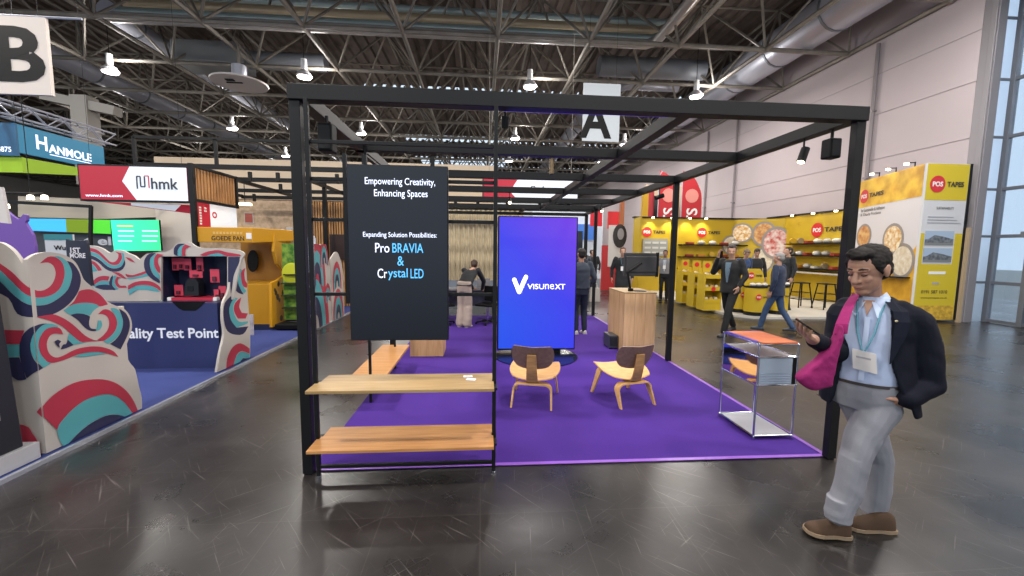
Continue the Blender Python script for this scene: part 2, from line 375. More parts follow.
X0, X1 = -1.27, 2.87
YB = [3.03, 4.5, 5.97, 7.4, 8.85, 10.24]
fr = thing('pavilion', 'large open black metal pavilion frame standing over the purple carpet', 'pavilion', ((X0+X1)/2, 6.6, 0))
for x in (X0, X1):
    for y in (YB[0], YB[2], YB[5]):
        sx_ = -1 if x < 0 else 1; h = .0375; xc = x+sx_*.0125
        p = bx('post', M_black, (xc-h, xc+h, y-.03, y+.03, .012 if y > 3.1 else .012, 2.7), fr, .004)
        bx('foot', M_black2, (xc-.025, xc+.025, y-.022, y+.022, 0, .012), p)
for x in (X0, X1): bx('side_beam', M_black, (x-.05, x+.05, YB[0]+.05, YB[5]+.05, 2.7, 2.8), fr, .004)
bx('side_beam', M_black, (1.47, 1.57, YB[0]+.05, YB[5]+.05, 2.701, 2.799), fr, .004)
bx('led_strip', mat('led_violet', '#5a35e0', .5, emit='#5a30f0', es=1.2), (.16, 1.4, 3.085, 3.1, 2.705, 2.72), fr)
for i, y in enumerate(YB): bx('cross_beam', M_black, (X0-.05, X1+.05, y-.05, y+.05, 2.7 if i else 2.698, 2.8 if i else 2.802), fr, .004)

# the display rack: thin frame, two boards
YR = 2.97
rk = thing('display_rack', 'thin black display rack holding two oak boards at the front left of the frame', 'rack', (-.55, YR, 0))
for x in (-1.19, .10):
    p = bx('post', M_black, (x-.014, x+.014, YR-.014, YR+.014, .02, 2.7), rk, .002)
    MB().cyl(x, YR, 0, .02, .018, 10).build('foot', M_chrome, p)
for z in (.085, 1.365, 1.89, 2.17, 2.42):
    bx('crossbar', M_black, (-1.176, .086, YR+.004 if z not in (.085,) else YR-.012, YR+.028 if z != .085 else YR+.012, z-.012, z+.012), rk, .002)
M_oak = wood('oak_board', '#bf8c56', '#ac7844')
M_oak2 = wood('oak_board_pale', '#a88c60', '#967a4e')
def board(z, m, th=.022, x0=-1.19, x1=.095, y0=2.785, y1=3.15):
    # outline notched round the rack's posts
    a, b_ = YR-.02, YR+.02
    pts = [(x0-.0, y0), (x1, y0), (x1, a), (x1-.012, a), (x1-.012, b_), (x1, b_), (x1, y1), (x0+.03, y1), (x0+.03, b_), (x0+.018, b_), (x0+.018, a), (x0, a)]
    return MB().prism([(x, y, z-th) for x, y in pts], (0, 0, th)).build('shelf_board', m, rk, bevel=.002)
o = board(.722, M_oak2); o['label'] = 'upper oak board, paler'
board(.306, M_oak, y0=2.765)
for z in (.70, .284):
    for x in (-1.19, .10): bx('bracket', M_black, (x-.02, x+.02, 2.86, 3.08, z-.016, z), rk)
# leaflets on the upper board
for k, (px, py, a, lab) in enumerate(((468, 376, .1, 'small white leaflet at the back right of the upper oak board'), (471, 379.5, -.25, 'small white leaflet lying in front of another on the upper oak board'))):
    p = at(px, py, Z=.726); tt = MB().box(-.035, .035, -.022, .022, 0, .0025).m(1).box(-.02, .02, -.004, .004, .0025, .003)
    o = tt.build('leaflet', [mat('paper', '#eceef2', .6), mat('leaflet_print', '#9aa0b0', .6)], None, True); o.location = (p.x, p.y, .7225+.003*k); o.rotation_euler = (0, 0, a)
    put(o, lab, 'leaflet')

# portrait text screen
sc = thing('text_screen', 'tall black portrait screen showing white and blue text on the rack', 'screen', (-.575, 2.95, 1.045))
bx('housing', M_black2, (-.918, -.233, 2.915, 2.97, 1.042, 2.264), sc, .004)
bx('panel', mat('screen_black', '#0f1118', .3, emit='#171b2a', es=.2), (-.913, -.238, 2.911, 2.915, 1.047, 2.259), sc)
bx('mount_rail', M_black, (-.83, -.80, 2.97, 2.975, 1.25, 2.34), sc); bx('mount_rail', M_black, (-.36, -.33, 2.97, 2.975, 1.25, 2.34), sc)
bx('mount_rail', M_black, (-.955, -.93, 2.95, 2.975, 1.3, 2.34), sc)
E1 = mat('screen_white', '#e8edff', .5, emit='#d5def8', es=.85); E2 = mat('screen_cyan', '#5fb8f2', .5, emit='#4fb0f0', es=.8)
TY = 2.909
def stx(s, x0, x1, z, h, m): text('lettering', s, m, (x0, TY, z), width=x1-x0, height=h, parent=sc, bold=.004, depth=.001)
stx('Empowering Creativity,', -.795, -.32, 2.115, .062, E1)
stx('Enhancing Spaces', -.735, -.372, 2.035, .062, E1)
stx('Expanding Solution Possibilities:', -.815, -.312, 1.762, .045, E1)
stx('Pro', -.735, -.638, 1.665, .066, E1); stx('BRAVIA', -.618, -.405, 1.665, .066, E2)
stx('&', -.585, -.54, 1.575, .066, E2)
stx('Cr', -.722, -.656, 1.487, .066, E1); stx('ystal', -.65, -.515, 1.472, .085, E2); stx('LED', -.495, -.405, 1.487, .066, E2)

# low side bench along the left edge on its own thin frame
sb = thing('side_bench', 'low oak bench board running back along the left carpet edge', 'bench', (-1.2, 5.0, 0))
bx('bench_board', M_oak, (-1.4, -1.02, 4.3, 5.84, .29, .318), sb, .003)
for x, y in ((-1.2, 4.44), (-1.2, 5.72)):
    bx('post', M_black, (x-.013, x+.013, y-.013, y+.013, 0, 2.7), sb)
bx('rail', M_black, (-1.21, -1.19, 4.44, 5.72, .262, .289), sb); bx('rail', M_black, (-1.21, -1.19, 4.44, 5.72, 2.64, 2.66), sb)
put(bx('plinth', wood('oak_box', '#d6ab78', '#c4955f', (14, 14, 1)), (-1.1, -.59, 6.34, 6.85, .008, .88), None, .004), 'square oak plinth behind the dark text screen', 'plinth')

# blue totem screen with round base
M_tot = bpy.data.materials.new('totem_screen'); M_tot.use_nodes = True
nt = M_tot.node_tree; b = nt.nodes['Principled BSDF']; b.inputs['Roughness'].default_value = .35; b.inputs['Base Color'].default_value = (0.01, 0.01, .02, 1)
tc = nt.nodes.new('ShaderNodeTexCoord'); sp = nt.nodes.new('ShaderNodeSeparateXYZ'); nt.links.new(tc.outputs['Object'], sp.inputs[0])
mrx = nt.nodes.new('ShaderNodeMapRange'); mrx.inputs['From Min'].default_value = -.63; mrx.inputs['From Max'].default_value = .63; nt.links.new(sp.outputs['X'], mrx.inputs[0])
mrz = nt.nodes.new('ShaderNodeMapRange'); mrz.inputs['From Min'].default_value = .6; mrz.inputs['From Max'].default_value = 2.3; nt.links.new(sp.outputs['Z'], mrz.inputs[0])
ad = nt.nodes.new('ShaderNodeMath'); ad.operation = 'MULTIPLY_ADD'; ad.inputs[1].default_value = .45; nt.links.new(mrx.outputs[0], ad.inputs[0]); 
mu = nt.nodes.new('ShaderNodeMath'); mu.operation = 'MULTIPLY'; mu.inputs[1].default_value = .62; nt.links.new(mrz.outputs[0], mu.inputs[0]); nt.links.new(mu.outputs[0], ad.inputs[2])
rp = nt.nodes.new('ShaderNodeValToRGB'); rp.color_ramp.elements[0].color = (*lin('#2459fb'), 1); rp.color_ramp.elements[1].color = (*lin('#7838f2'), 1)
e = rp.color_ramp.elements.new(.5); e.color = (*lin('#3f3ffa'), 1)
nt.links.new(ad.outputs[0], rp.inputs[0]); nt.links.new(rp.outputs[0], b.inputs['Emission Color']); b.inputs['Emission Strength'].default_value = .8
tt = thing('totem_screen', 'tall bright blue and violet advertising screen standing on the carpet', 'screen', (.895, 6.47, .008))
bx('casing', M_black2, (.262, 1.53, 6.45, 6.6, .075, 2.215), tt, .01)
bx('display', M_tot, (.28, 1.512, 6.446, 6.45, .1, 2.2), tt)
MB().lathe([(0, .008), (.66, .008), (.66, .022), (0, .024)], .87, 6.32, 40).build('base', mat('gloss_base', '#20263c', .22, .5), tt, smooth=True)
bx('neck', M_black2, (.5, 1.3, 6.48, 6.57, .022, .08), tt)
def stroke_v():
    t = MB(); y = 6.443
    p = [(.525, 1.215), (.605, 1.02), (.71, 1.26)]
    for a, c in ((p[0], p[1]), (p[1], p[2])):
        d = Vector((c[0]-a[0], c[1]-a[1])); n = Vector((-d.y, d.x)).normalized()*.034; out = []
        for k in range(9):
            th = PI*k/8; out.append(Vector(c)+Vector((d.x, d.y)).normalized()*math.sin(th)*.034+n*math.cos(th))
        for k in range(9):
            th = PI*k/8; out.append(Vector(a)-Vector((d.x, d.y)).normalized()*math.sin(th)*.034-n*math.cos(th))
        t.prism([(q.x, y, q.y) for q in out], (0, .002, 0)); y -= .0004
    return t
E3 = mat('logo_white', '#ffffff', .5, emit='#ffffff', es=.95)
stroke_v().build('logo_mark', E3, tt)
for s_, a_, b_ in (('VISU', .735, 1.005), ('ne', 1.02, 1.165), ('XT', 1.18, 1.345)): text('lettering', s_, E3, (a_, 6.443, 1.065), width=b_-a_, height=.085, parent=tt, bold=.012 if s_ != 'ne' else .0, depth=.001)
# glowing spot behind the screen
def spot(name, loc, d, label, m_on=True, L=.14, r=.035, m=M_black, hang=.1):
    t = thing(name, label, 'spotlight', loc); p = Vector(loc); d = Vector(d).normalized()
    MB().tube([p-d*L/2, p+d*L/2], r, 14).build('body', m, t, smooth=True)
    MB().tube([p+d*(L/2-.002), p+d*(L/2+.004)], r*.8, 14).build('lens', mat('lens_warm', '#fff2d0', .4, emit='#ffe2ae', es=8) if m_on else M_black2, t)
    MB().tube([p+Vector((0, 0, .0)), p+Vector((0, 0, hang))], .008, 6).build('stem', m, t)
    return t
spot('spotlight', (.50, 7.4, 2.56), (0, -.8, -.6), 'small glowing spotlight just above the top edge of the blue screen', hang=.14)
spot('spotlight', (2.6, 8.85, 2.58), (0, -.8, -.6), 'small glowing spotlight hanging near the back right post', hang=.12)
spot('spotlight', (2.85, 3.52, 2.56), (-.35, -.1, -.93), 'black cylinder spotlight hanging from the right side beam', hang=.14, L=.13)
spot('spotlight', (2.84, 6.45, 2.56), (-.9, 0, -.3), 'short black spotlight on the right beam in front of the red banners', False, hang=.14)
spot('spotlight', (.76, 4.5, 2.60), (0, 0, -1), 'small bronze cylinder spotlight under the second cross beam', False, L=.16, r=.025, m=mat('bronze', '#7d6a50', .4, .7), hang=.1)
spot('spotlight', (.17, 3.10, 2.63), (0, .3, -.9), 'small dark fixture at the top of the middle post', False, L=.08, r=.03, hang=.07)
def hbox(b, label, name='speaker', cat='speaker'):
    t = thing(name, label, cat, ((b[0]+b[1])/2, (b[2]+b[3])/2, b[4]))
    bx('cabinet', M_black2, b, t, .012); c = ((b[0]+b[1])/2, (b[2]+b[3])/2)
    MB().tube([(c[0], c[1], b[5]-.01), (c[0], c[1], 2.705)], .012, 8).build('bracket', M_black, t)
    bx('grille', mat('grille', '#1d2024', .8), (b[0]+.015, b[1]-.015, b[2]-.004, b[2]+.001, b[4]+.02, b[5]-.02), t)
    return t
hbox((2.82, 2.92, 3.2, 3.30, 2.47, 2.63), 'black box speaker hanging under the right beam beside the cylinder spotlight')
hbox((-1.25, -1.14, 3.3, 3.42, 2.43, 2.64), 'black box speaker hanging from the left side beam beside the thin post')

# moulded plywood lounge chairs
M_ply = wood('birch_ply', '#dcae70', '#cf9d5c', (3, 12, 12)); M_plyd = wood('walnut_ply', '#7d6455', '#6e5648', (12, 2, 12))
def sheet(t, fn, nu, nv, th):
    """solid bent sheet from fn(u,v) in [0,1]^2 -> point"""
    P = [[Vector(fn(i/nu, j/nv)) for j in range(nv+1)] for i in range(nu+1)]
    N = [[None]*(nv+1) for _ in range(nu+1)]
    for i in range(nu+1):
        for j in range(nv+1):
            a = P[min(i+1, nu)][j]-P[max(i-1, 0)][j]; b = P[i][min(j+1, nv)]-P[i][max(j-1, 0)]
            N[i][j] = a.cross(b).normalized()
    vs = []
    for s in (-.5, .5):
        for i in range(nu+1):
            for j in range(nv+1): vs.append(P[i][j]+N[i][j]*th*s)
    W = nv+1; O = (nu+1)*W; fs = []
    for i in range(nu):
        for j in range(nv):
            a, b, c, d = i*W+j, (i+1)*W+j, (i+1)*W+j+1, i*W+j+1
            fs += [(a, b, c, d), (O+d, O+c, O+b, O+a)]
    for i in range(nu):
        fs += [(i*W, O+i*W, O+(i+1)*W, (i+1)*W), (i*W+nv, (i+1)*W+nv, O+(i+1)*W+nv, O+i*W+nv)]
    for j in range(nv):
        fs += [(j, j+1, O+j+1, O+j), (nu*W+j, O+nu*W+j, O+nu*W+j+1, nu*W+j+1)]
    return t.add(vs, fs)
def disc_map(u, v):
    """square -> rounded square in [-1,1]^2"""
    a, b = 2*u-1, 2*v-1
    x = a*math.sqrt(1-b*b/2); y = b*math.sqrt(1-a*a/2)
    k = .42
    return a*(1-k)+x*k, b*(1-k)+y*k
def disc_map2(u, v):
    a, b = 2*u-1, 2*v-1; x = a*math.sqrt(1-b*b/2); y = b*math.sqrt(1-a*a/2); k = .8 if b < 0 else .5
    return a*(1-k)+x*k, b*(1-k)+y*k
def lounge_chair():
    t = thing('lounge_chair', '', 'chair', (0, 0, 0), 0, 'moulded plywood lounge chairs on the purple carpet')
    def seat(u, v):
        x, y = disc_map(u, v); w = .285 if y < 0 else .285-.055*y*y
        z = .368-.095*(y+1)/2+.035*x*x - (.03*max(0, -y-.5)**2)*4 + .03*max(0, y-.4)**2
        return x*w, y*.255-.055, z
    sheet(MB(), seat, 16, 16, .012).build('seat', M_ply, t, True, smooth=True)
    def back(u, v):
        x, s = disc_map2(u, v); w = .226+.012*s
        z = .54+s*.142*(1-.10*(1-abs(x)))+ (.014*x*x if s > 0 else 0)
        y = .235+.05*s-.07*x*x
        return x*w, y, z
    MBk = sheet(MB(), back, 18, 12, .012); o = MBk.build('backrest', [M_plyd], t, True, smooth=True); o['label'] = 'dark brown plywood backrest'
    path = [(-.02, .262), (.08, .255), (.15, .255), (.20, .272), (.235, .34), (.26, .42), (.275, .52), (.285, .585)]
    def spine(u, v):
        f = v*(len(path)-1); i = min(int(f), len(path)-2); r = f-i
        y = path[i][0]*(1-r)+path[i+1][0]*r; z = path[i][1]*(1-r)+path[i+1][1]*r
        return (u-.5)*(.15-.055*v), y, z
    sheet(MB(), spine, 4, 21, .014).build('spine', wood('ply_spine', '#b58a55', '#9c7648', (3, 12, 12)), t, True, smooth=True)
    def arch(w0, w1, h, y0, y1, wd0, wd1):
        def fn(u, v):
            a = abs(2*v-1); sg = 1 if v > .5 else -1
            f = (1-a)/1.0
            # path: foot -> up leg -> rounded corner -> top
            if a > .45: k = (a-.45)/.55; x = w1+(w0-w1)*k; z = (h-.07)*(1-k); wd = wd1+(wd0-wd1)*k; yy = y1+(y0-y1)*k
            else:
                k = a/.45
                if k > .55: th = (k-.55)/.45*PI/2; x = w1-.07+.07*math.sin(th); z = h-.07+.07*math.cos(th)
                else: x = (w1-.07)*k/.55; z = h
                wd = wd1; yy = y1
            return sg*x, yy+(u-.5)*wd, z
        return sheet(MB(), fn, 3, 44, .018)
    arch(.215, .205, .243, .27, .17, .035, .085).build('rear_leg_bow', M_ply, t, True, smooth=True)
    arch(.25, .225, .318, -.29, -.20, .04, .085).build('front_leg_bow', M_ply, t, True, smooth=True)
    # lumbar pads between seat, spine and bows
    MB().cyl(0, .14, .258, .288, .03, 12).build('shock_mount', M_black2, t, True); MB().cyl(0, -.19, .318, .338, .03, 12).build('shock_mount', M_black2, t, True)
    MB().tube([(0, .215, .545), (0, .268, .55)], .03, 12).build('shock_mount', M_black2, t, True)
    return t
c1 = lounge_chair(); c1['label'] = 'moulded plywood lounge chair directly in front of the blue screen'
c1.location = (.60, 4.44, .008); c1.rotation_euler = (0, 0, math.radians(166))
c2 = copy_tree(c1); c2['label'] = 'moulded plywood lounge chair nearer the oak counter, seen from its left side'
c2.location = (1.64, 4.44, .008); c2.rotation_euler = (0, 0, math.radians(194))

# chrome tube side table
ux0, ux1, uy0, uy1 = 2.455, 2.82, 3.365, 3.89
us = thing('side_table', 'chrome tube side table with an orange top at the front right carpet corner', 'side table', (2.64, 3.63, .011))
ZL = [.045, .515, .77, .885]
for x in (ux0, ux1):
    for y in (uy0, uy1):
        p = MB().tube([(x, y, .03), (x, y, ZL[-1])], .0095, 10).build('upright', M_chrome, us, smooth=True)
        MB().cyl(x, y, .011, .032, .013, 10).build('foot', M_chrome, p, smooth=True)
for z in ZL:
    for x in (ux0, ux1): MB().tube([(x, uy0, z), (x, uy1, z)], .008, 8).build('rail', M_chrome, us, smooth=True)
    for y in (uy0, uy1): MB().tube([(ux0, y, z), (ux1, y, z)], .008, 8).build('rail', M_chrome, us, smooth=True)
for z in ZL:
    t = MB()
    for x in (ux0, ux1):
        for y in (uy0, uy1): t.sphere((x, y, z), .0135, 10, 6)
    t.build('ball_joint', M_chrome, us, smooth=True)
M_grey_sheet = mat('silver_sheet', '#b9bcc4', .35, .6)
bx('shelf', M_grey_sheet, (ux0+.01, ux1-.01, uy0+.01, uy1-.01, .04, .047), us)['label'] = 'silver grey bottom shelf'
bx('shelf', M_grey_sheet, (ux0+.01, ux1-.01, uy0+.01, uy1-.01, .766, .773), us)
bx('shelf', M_grey_sheet, (ux0+.01, ux1-.01, uy0+.01, uy1-.01, .511, .518), us)
bx('front_panel', mat('pale_blue_sheet', '#b4c4d6', .25, .5), (ux0+.012, ux1-.045, uy0-.002, uy0+.004, .523, .762), us)
t = MB()
for i in range(5): t.box(ux0+.03, ux1-.06, uy0-.0045, uy0-.002, .535+i*.022, .539+i*.022)
t.build('vent_slats', mat('slot_grey', '#98a6b8', .4, .4), us)
bx('side_panel', mat('mirror_sheet', '#e2d6c8', .05, 1.0), (ux0-.003, ux0+.003, uy0+.012, uy1-.012, .523, .762), us)['label'] = 'mirror polished side panel'
bx('side_panel', M_black2, (ux1-.04, ux1-.01, uy0-.001, uy0+.012, .523, .762), us)
bx('side_panel', M_grey_sheet, (ux1-.003, ux1+.003, uy0+.012, uy1-.012, .523, .762), us)
o = MB().box(ux0+.03, ux1+.0, uy0+.0, uy1-.02, .895, .903).m(1).box(ux0+.005, ux0+.03, uy0+.06, uy1-.02, .895, .901).box(ux0+.2, ux1+.0, uy1-.02, uy1+.0, .895, .901).build('folder_sheet', [mat('orange_sheet', '#cf6b3c', .5, vary=.15, scale=8), mat('violet_sheet', '#5a46b8', .5)])
put(o, 'flat orange folder with violet edges lying on top of the chrome side table', 'folder')

# oak counter with a monitor seen from behind, small pc on the floor
M_oakv = wood('oak_counter', '#d9b285', '#c69b6c', (9, 9, .7))
cn = thing('oak_counter', 'tall oak counter at the right carpet edge carrying a monitor', 'counter', (2.63, 6.85, .008))
bx('body', M_oakv, (2.36, 2.90, 6.52, 7.35, .008, .99), cn, .003); bx('top', M_oak2, (2.355, 2.905, 6.515, 7.355, .99, 1.01), cn, .003)
t = MB()
for x in (2.54, 2.72): t.box(x-.001, x+.001, 6.5185, 6.5205, .02, .985)
for y in (6.78, 7.05): t.box(2.3585, 2.3605, y-.001, y+.001, .02, .985)
t.build('board_joint', mat('joint_dark', '#7b5a3c', .7), cn)
mo = thing('monitor', 'dark grey monitor seen from behind on an arm on the oak counter', 'monitor', (2.6, 6.8, 1.01))
MB().box(2.42, 3.03, 6.80, 6.825, 1.26, 1.66).build('screen', mat('monitor_grey', '#3b3a3a', .5), mo, bevel=.012)
bx('rear_cover', mat('monitor_grey', '#3b3a3a', .5), (2.46, 2.99, 6.775, 6.80, 1.33, 1.60), mo, .01)
bx('bezel', M_black2, (2.99, 3.035, 6.79, 6.83, 1.25, 1.67), mo, .004)
MB().tube([(2.53, 6.72, 1.02), (2.5, 6.72, 1.16), (2.46, 6.70, 1.33), (2.60, 6.73, 1.42), (2.72, 6.775, 1.49)], .02, 10).build('arm', M_black2, mo, smooth=True)
MB().tube([(2.53, 6.72, 1.01), (2.53, 6.72, 1.06)], .045, 14).build('clamp', M_black2, mo)
MB().lathe([(0, 1.01), (.12, 1.01), (.12, 1.018), (0, 1.02)], 2.68, 6.72, 20).build('base_plate', M_black2, mo, smooth=True)
pc = thing('mini_computer', 'small dark grey computer box on the carpet by the oak counter', 'computer', (2.3, 6.9, .008))
bx('casing', mat('pc_grey', '#4b4f55', .4, .5), (2.19, 2.34, 6.72, 7.06, .03, .245), pc, .008)
t = MB()
for i in range(6): t.box(2.205+i*.021, 2.215+i*.021, 6.716, 6.722, .06, .22)
t.build('vent', M_black2, pc)
for x in (2.21, 2.32):
    for y in (6.74, 7.04): MB().cyl(x, y, .008, .032, .012, 8).build('foot', M_black2, pc)
# ---------------------------------------------------------------- left neighbours: wave booth
def smoothp(pts, k=3):
    n = len(pts); out = []
    for i in range(n):
        p0, p1, p2, p3 = [Vector(pts[(i+j) % n]) for j in (-1, 0, 1, 2)]
        a, b = (p1-p0), (p2-p1); c = p3-p2
        sharp1 = a.length > 0 and b.length > 0 and a.normalized().dot(b.normalized()) < .5
        sharp2 = c.length > 0 and b.length > 0 and b.normalized().dot(c.normalized()) < .5
        m1 = b*.5 if sharp1 else (p2-p0)*.5; m2 = b*.5 if sharp2 else (p3-p1)*.5
        for s in range(k):
            t = s/k; h = (2*t**3-3*t**2+1, t**3-2*t**2+t, -2*t**3+3*t**2, t**3-t**2)
            out.append(p1*h[0]+m1*h[1]+p2*h[2]+m2*h[3])
    return out
def crop(sc, ox, oy): return lambda pts: [(ox+x/sc, oy+y/sc) for x, y in pts]
def clip(poly, f, keep):
    """keep the side of the vertical-ish fold line x = f(y)"""
    out = []; n = len(poly)
    for i in range(n):
        a, b = poly[i], poly[(i+1) % n]; da, db = (a[0]-f(a[1]))*keep, (b[0]-f(b[1]))*keep
        if da >= 0: out.append(a)
        if da*db < 0: t = da/(da-db); out.append((a[0]+(b[0]-a[0])*t, a[1]+(b[1]-a[1])*t))
    return out
M_cream = mat('cream_board', '#c0b9b1', .55); M_red = mat('wave_red', '#b5344a', .5); M_teal = mat('wave_teal', '#57a7ae', .5); M_navy = mat('wave_navy', '#2b2c4e', .5)
MW = [M_cream, M_red, M_teal, M_navy]
R1, R2, R3 = crop(5.76, 0, 220), crop(6.4, 0, 290), crop(4.8, 0, 360)
R4, R5, R6 = crop(7.2, 130, 230), crop(3.84, 200, 230), crop(7.2, 70, 230)
W1_out = R1([(-90, 120), (0, 130), (60, 165), (100, 210), (125, 250), (150, 235), (190, 205), (250, 187), (330, 190), (400, 215), (440, 250), (465, 300), (485, 345), (530, 385)]) \
    + R2([(640, 30), (690, 75), (740, 100), (800, 125), (835, 175), (845, 240), (825, 310), (805, 370), (808, 420), (835, 470), (865, 510)]) + R3([(668, 130), (680, 180), (682, 238)]) + [(44.5, 457), (41, 457), (-14, 444)]
W1 = [
 (1, R1([(-60, 215), (0, 250), (70, 300), (130, 360), (180, 395), (235, 408), (285, 385), (312, 345), (320, 300), (305, 262), (275, 245), (228, 250), (275, 213), (320, 215), (360, 250), (372, 310), (350, 385), (300, 430), (220, 447), (145, 425), (80, 365), (0, 287), (-60, 240)])),
 (2, R1([(-60, 240), (0, 287), (80, 365), (145, 425), (220, 447), (300, 430), (350, 385), (372, 310), (360, 250), (330, 218), (300, 210), (340, 210), (380, 235), (410, 285), (412, 330), (390, 400), (330, 455), (270, 485), (200, 492), (140, 475), (80, 430), (20, 370), (-60, 290)])),
 (3, R1([(-60, 292), (20, 372), (80, 432), (140, 477), (200, 493), (270, 486), (330, 456), (390, 401), (413, 330), (410, 285), (385, 235), (420, 250), (455, 300), (465, 350), (450, 410), (410, 470), (350, 520), (280, 550), (190, 560), (100, 540), (50, 450), (-60, 400)])),
 (1, R2([(430, 108), (470, 75), (495, 30), (510, 5), (570, -5), (620, 15), (660, 50), (690, 92), (640, 105), (610, 90), (560, 82), (500, 85), (450, 100)])),
 (2, R2([(405, 130), (450, 100), (500, 85), (560, 82), (610, 90), (635, 105), (600, 130), (575, 165), (540, 155), (490, 150), (450, 160)])),
 (3, R2([(450, 160), (490, 150), (540, 155), (575, 170), (568, 215), (580, 245), (610, 250), (620, 262), (580, 262), (540, 240), (500, 195)])),
 (1, R2([(625, 155), (660, 125), (700, 130), (735, 165), (748, 210), (735, 260), (700, 300), (660, 325), (620, 320), (660, 290), (690, 250), (698, 205), (685, 170), (655, 155)])),
 (2, R2([(705, 115), (745, 120), (775, 160), (785, 210), (770, 270), (730, 320), (690, 345), (660, 328), (700, 300), (735, 260), (748, 210), (735, 165)])),
 (3, R2([(760, 120), (800, 145), (825, 190), (828, 240), (810, 300), (770, 380), (700, 345), (735, 320), (772, 270), (787, 210), (775, 160)])),
 (2, R2([(625, 195), (645, 195), (652, 225), (635, 255), (610, 262), (620, 230)])),
 (1, R2([(230, 172), (300, 160), (350, 158), (420, 190), (480, 235), (540, 290), (600, 320), (655, 325), (560, 330), (510, 330), (450, 280), (400, 235), (340, 205), (290, 188)])),
 (2, R2([(440, 275), (510, 330), (560, 332), (500, 345), (460, 350), (430, 320)])),
 (3, R2([(430, 318), (468, 352), (420, 372), (385, 380), (400, 350), (420, 345)])),
 (3, R2([(345, 222), (270, 215), (200, 240), (155, 280), (130, 340), (130, 420), (150, 500), (175, 565), (220, 530), (272, 500), (225, 450), (200, 390), (205, 320), (240, 255), (290, 225)])),
 (2, R2([(370, 230), (320, 215), (270, 225), (225, 270), (200, 340), (205, 400), (235, 455), (275, 498), (322, 470), (270, 430), (245, 380), (245, 320), (275, 265), (320, 240), (360, 240)])),
 (1, R2([(400, 285), (380, 245), (330, 238), (280, 260), (248, 320), (248, 385), (280, 440), (320, 466), (400, 450), (500, 410), (600, 395), (680, 405), (755, 428), (720, 390), (650, 365), (570, 362), (480, 380), (400, 420), (350, 432), (310, 405), (295, 350), (310, 300), (345, 278)])),
 (3, R2([(345, 330), (365, 318), (388, 330), (375, 345), (380, 370), (360, 355)])),
 (2, R2([(470, 425), (540, 404), (620, 398), (680, 408), (600, 418), (520, 428)])),
 (1, R2([(-60, 250), (65, 255), (160, 258), (130, 345), (75, 345), (-60, 345)])), (2, R2([(-60, 348), (75, 348), (130, 348), (130, 425), (88, 428), (-60, 430)])), (3, R2([(-60, 435), (95, 430), (130, 430), (175, 570), (120, 576), (60, 540), (-60, 500)])),
 (1, R3([(180, 248), (250, 170), (350, 110), (460, 92), (540, 105), (600, 145), (640, 200), (660, 250), (636, 262), (600, 210), (550, 172), (490, 165), (400, 195), (320, 260), (270, 335)])),
 (2, R3([(270, 335), (320, 262), (400, 196), (490, 167), (550, 174), (600, 212), (634, 262), (605, 276), (560, 262), (500, 268), (420, 310), (350, 372), (318, 412), (300, 422)])),
 (3, R3([(318, 412), (350, 374), (420, 312), (500, 270), (560, 264), (608, 276)])),
 (1, R3([(-60, 290), (118, 310), (160, 350), (190, 400), (205, 462), (165, 458), (0, 440)])),
]
fold = lambda y: 46.9-(457.6-y)*.0985
def panel(name, label, cat, out, shapes, face, side=None, th=.03, parts=None, base=None, k=3):
    """cut-out board: face = dict(X=..) or dict(Y=..); side = second leg of a folded board"""
    col = []
    for key, pl, keep in (('front', face, 1), ('side', side, -1)):
        if pl is None: continue
        t = MB(); nrm = Vector((1, 0, 0)) if 'X' in pl else Vector((0, -1, 0))
        def mp(pts, lift):
            p = smoothp(pts, k)
            p = [(q[0], q[1]) for q in p]
            if side is not None: p = clip(p, fold, keep)
            r = []
            for q in p:
                v = at(q[0], q[1], **pl)
                v.z = max(v.z, base if base is not None else .035); r.append(v+nrm*lift)
            return r
        o3 = mp(out, 0)
        if side is not None and key == 'side': o3 = o3
        t.prism(o3, -nrm*th)
        for i, (mi, pts) in enumerate(shapes):
            p3 = mp(pts, .0006+.0003*i)
            if len(p3) > 2: t.m(mi).prism(p3, nrm*.0002)
        t.m(0); col.append((key, t))
    return col
col = panel('', '', '', W1_out, W1, dict(X=-3.45), dict(Y=3.38))
wv = thing('wave_column', 'large folded cut-out board with red, teal and navy waves at the near left', 'display board', (-3.5, 3.9, .03))
for key, t in col: t.build('front_board' if key == 'front' else 'side_board', MW, wv)
bx('stiffener', M_cream, (-3.62, -3.485, 4.2, 4.23, .035, 1.1), wv)
W2_out = R5([(65, 546), (78, 470), (93, 400), (87, 340), (90, 280), (108, 240), (120, 185), (138, 150), (158, 110), (166, 88), (175, 130), (180, 180), (182, 240), (187, 300), (193, 400), (192, 496)])
W2 = [(3, R5([(145, 150), (130, 180), (128, 215), (145, 240), (168, 248), (150, 215), (145, 180), (155, 150)])), (2, R5([(155, 150), (145, 180), (150, 215), (168, 245), (178, 235), (163, 210), (158, 180), (165, 155)])),
 (1, R5([(175, 145), (158, 160), (158, 190), (165, 215), (180, 222), (180, 205), (172, 190), (170, 165)])),
 (3, R5([(125, 248), (95, 280), (90, 330), (100, 380), (125, 400), (165, 400), (185, 370), (140, 375), (118, 345), (112, 300), (130, 260)])),
 (2, R5([(130, 258), (112, 300), (118, 345), (140, 375), (180, 360), (183, 350), (150, 352), (132, 325), (128, 290), (145, 262)])),
 (1, R5([(158, 258), (135, 280), (130, 310), (145, 340), (175, 340), (183, 320), (160, 318), (150, 295), (155, 272)])),
 (1, R5([(100, 535), (105, 490), (125, 450), (155, 435), (190, 455), (190, 475), (160, 465), (140, 480), (128, 518)])), (2, R5([(128, 518), (140, 482), (160, 467), (190, 477), (190, 495), (165, 490), (152, 508)])), (3, R5([(152, 506), (165, 491), (190, 498)]))]
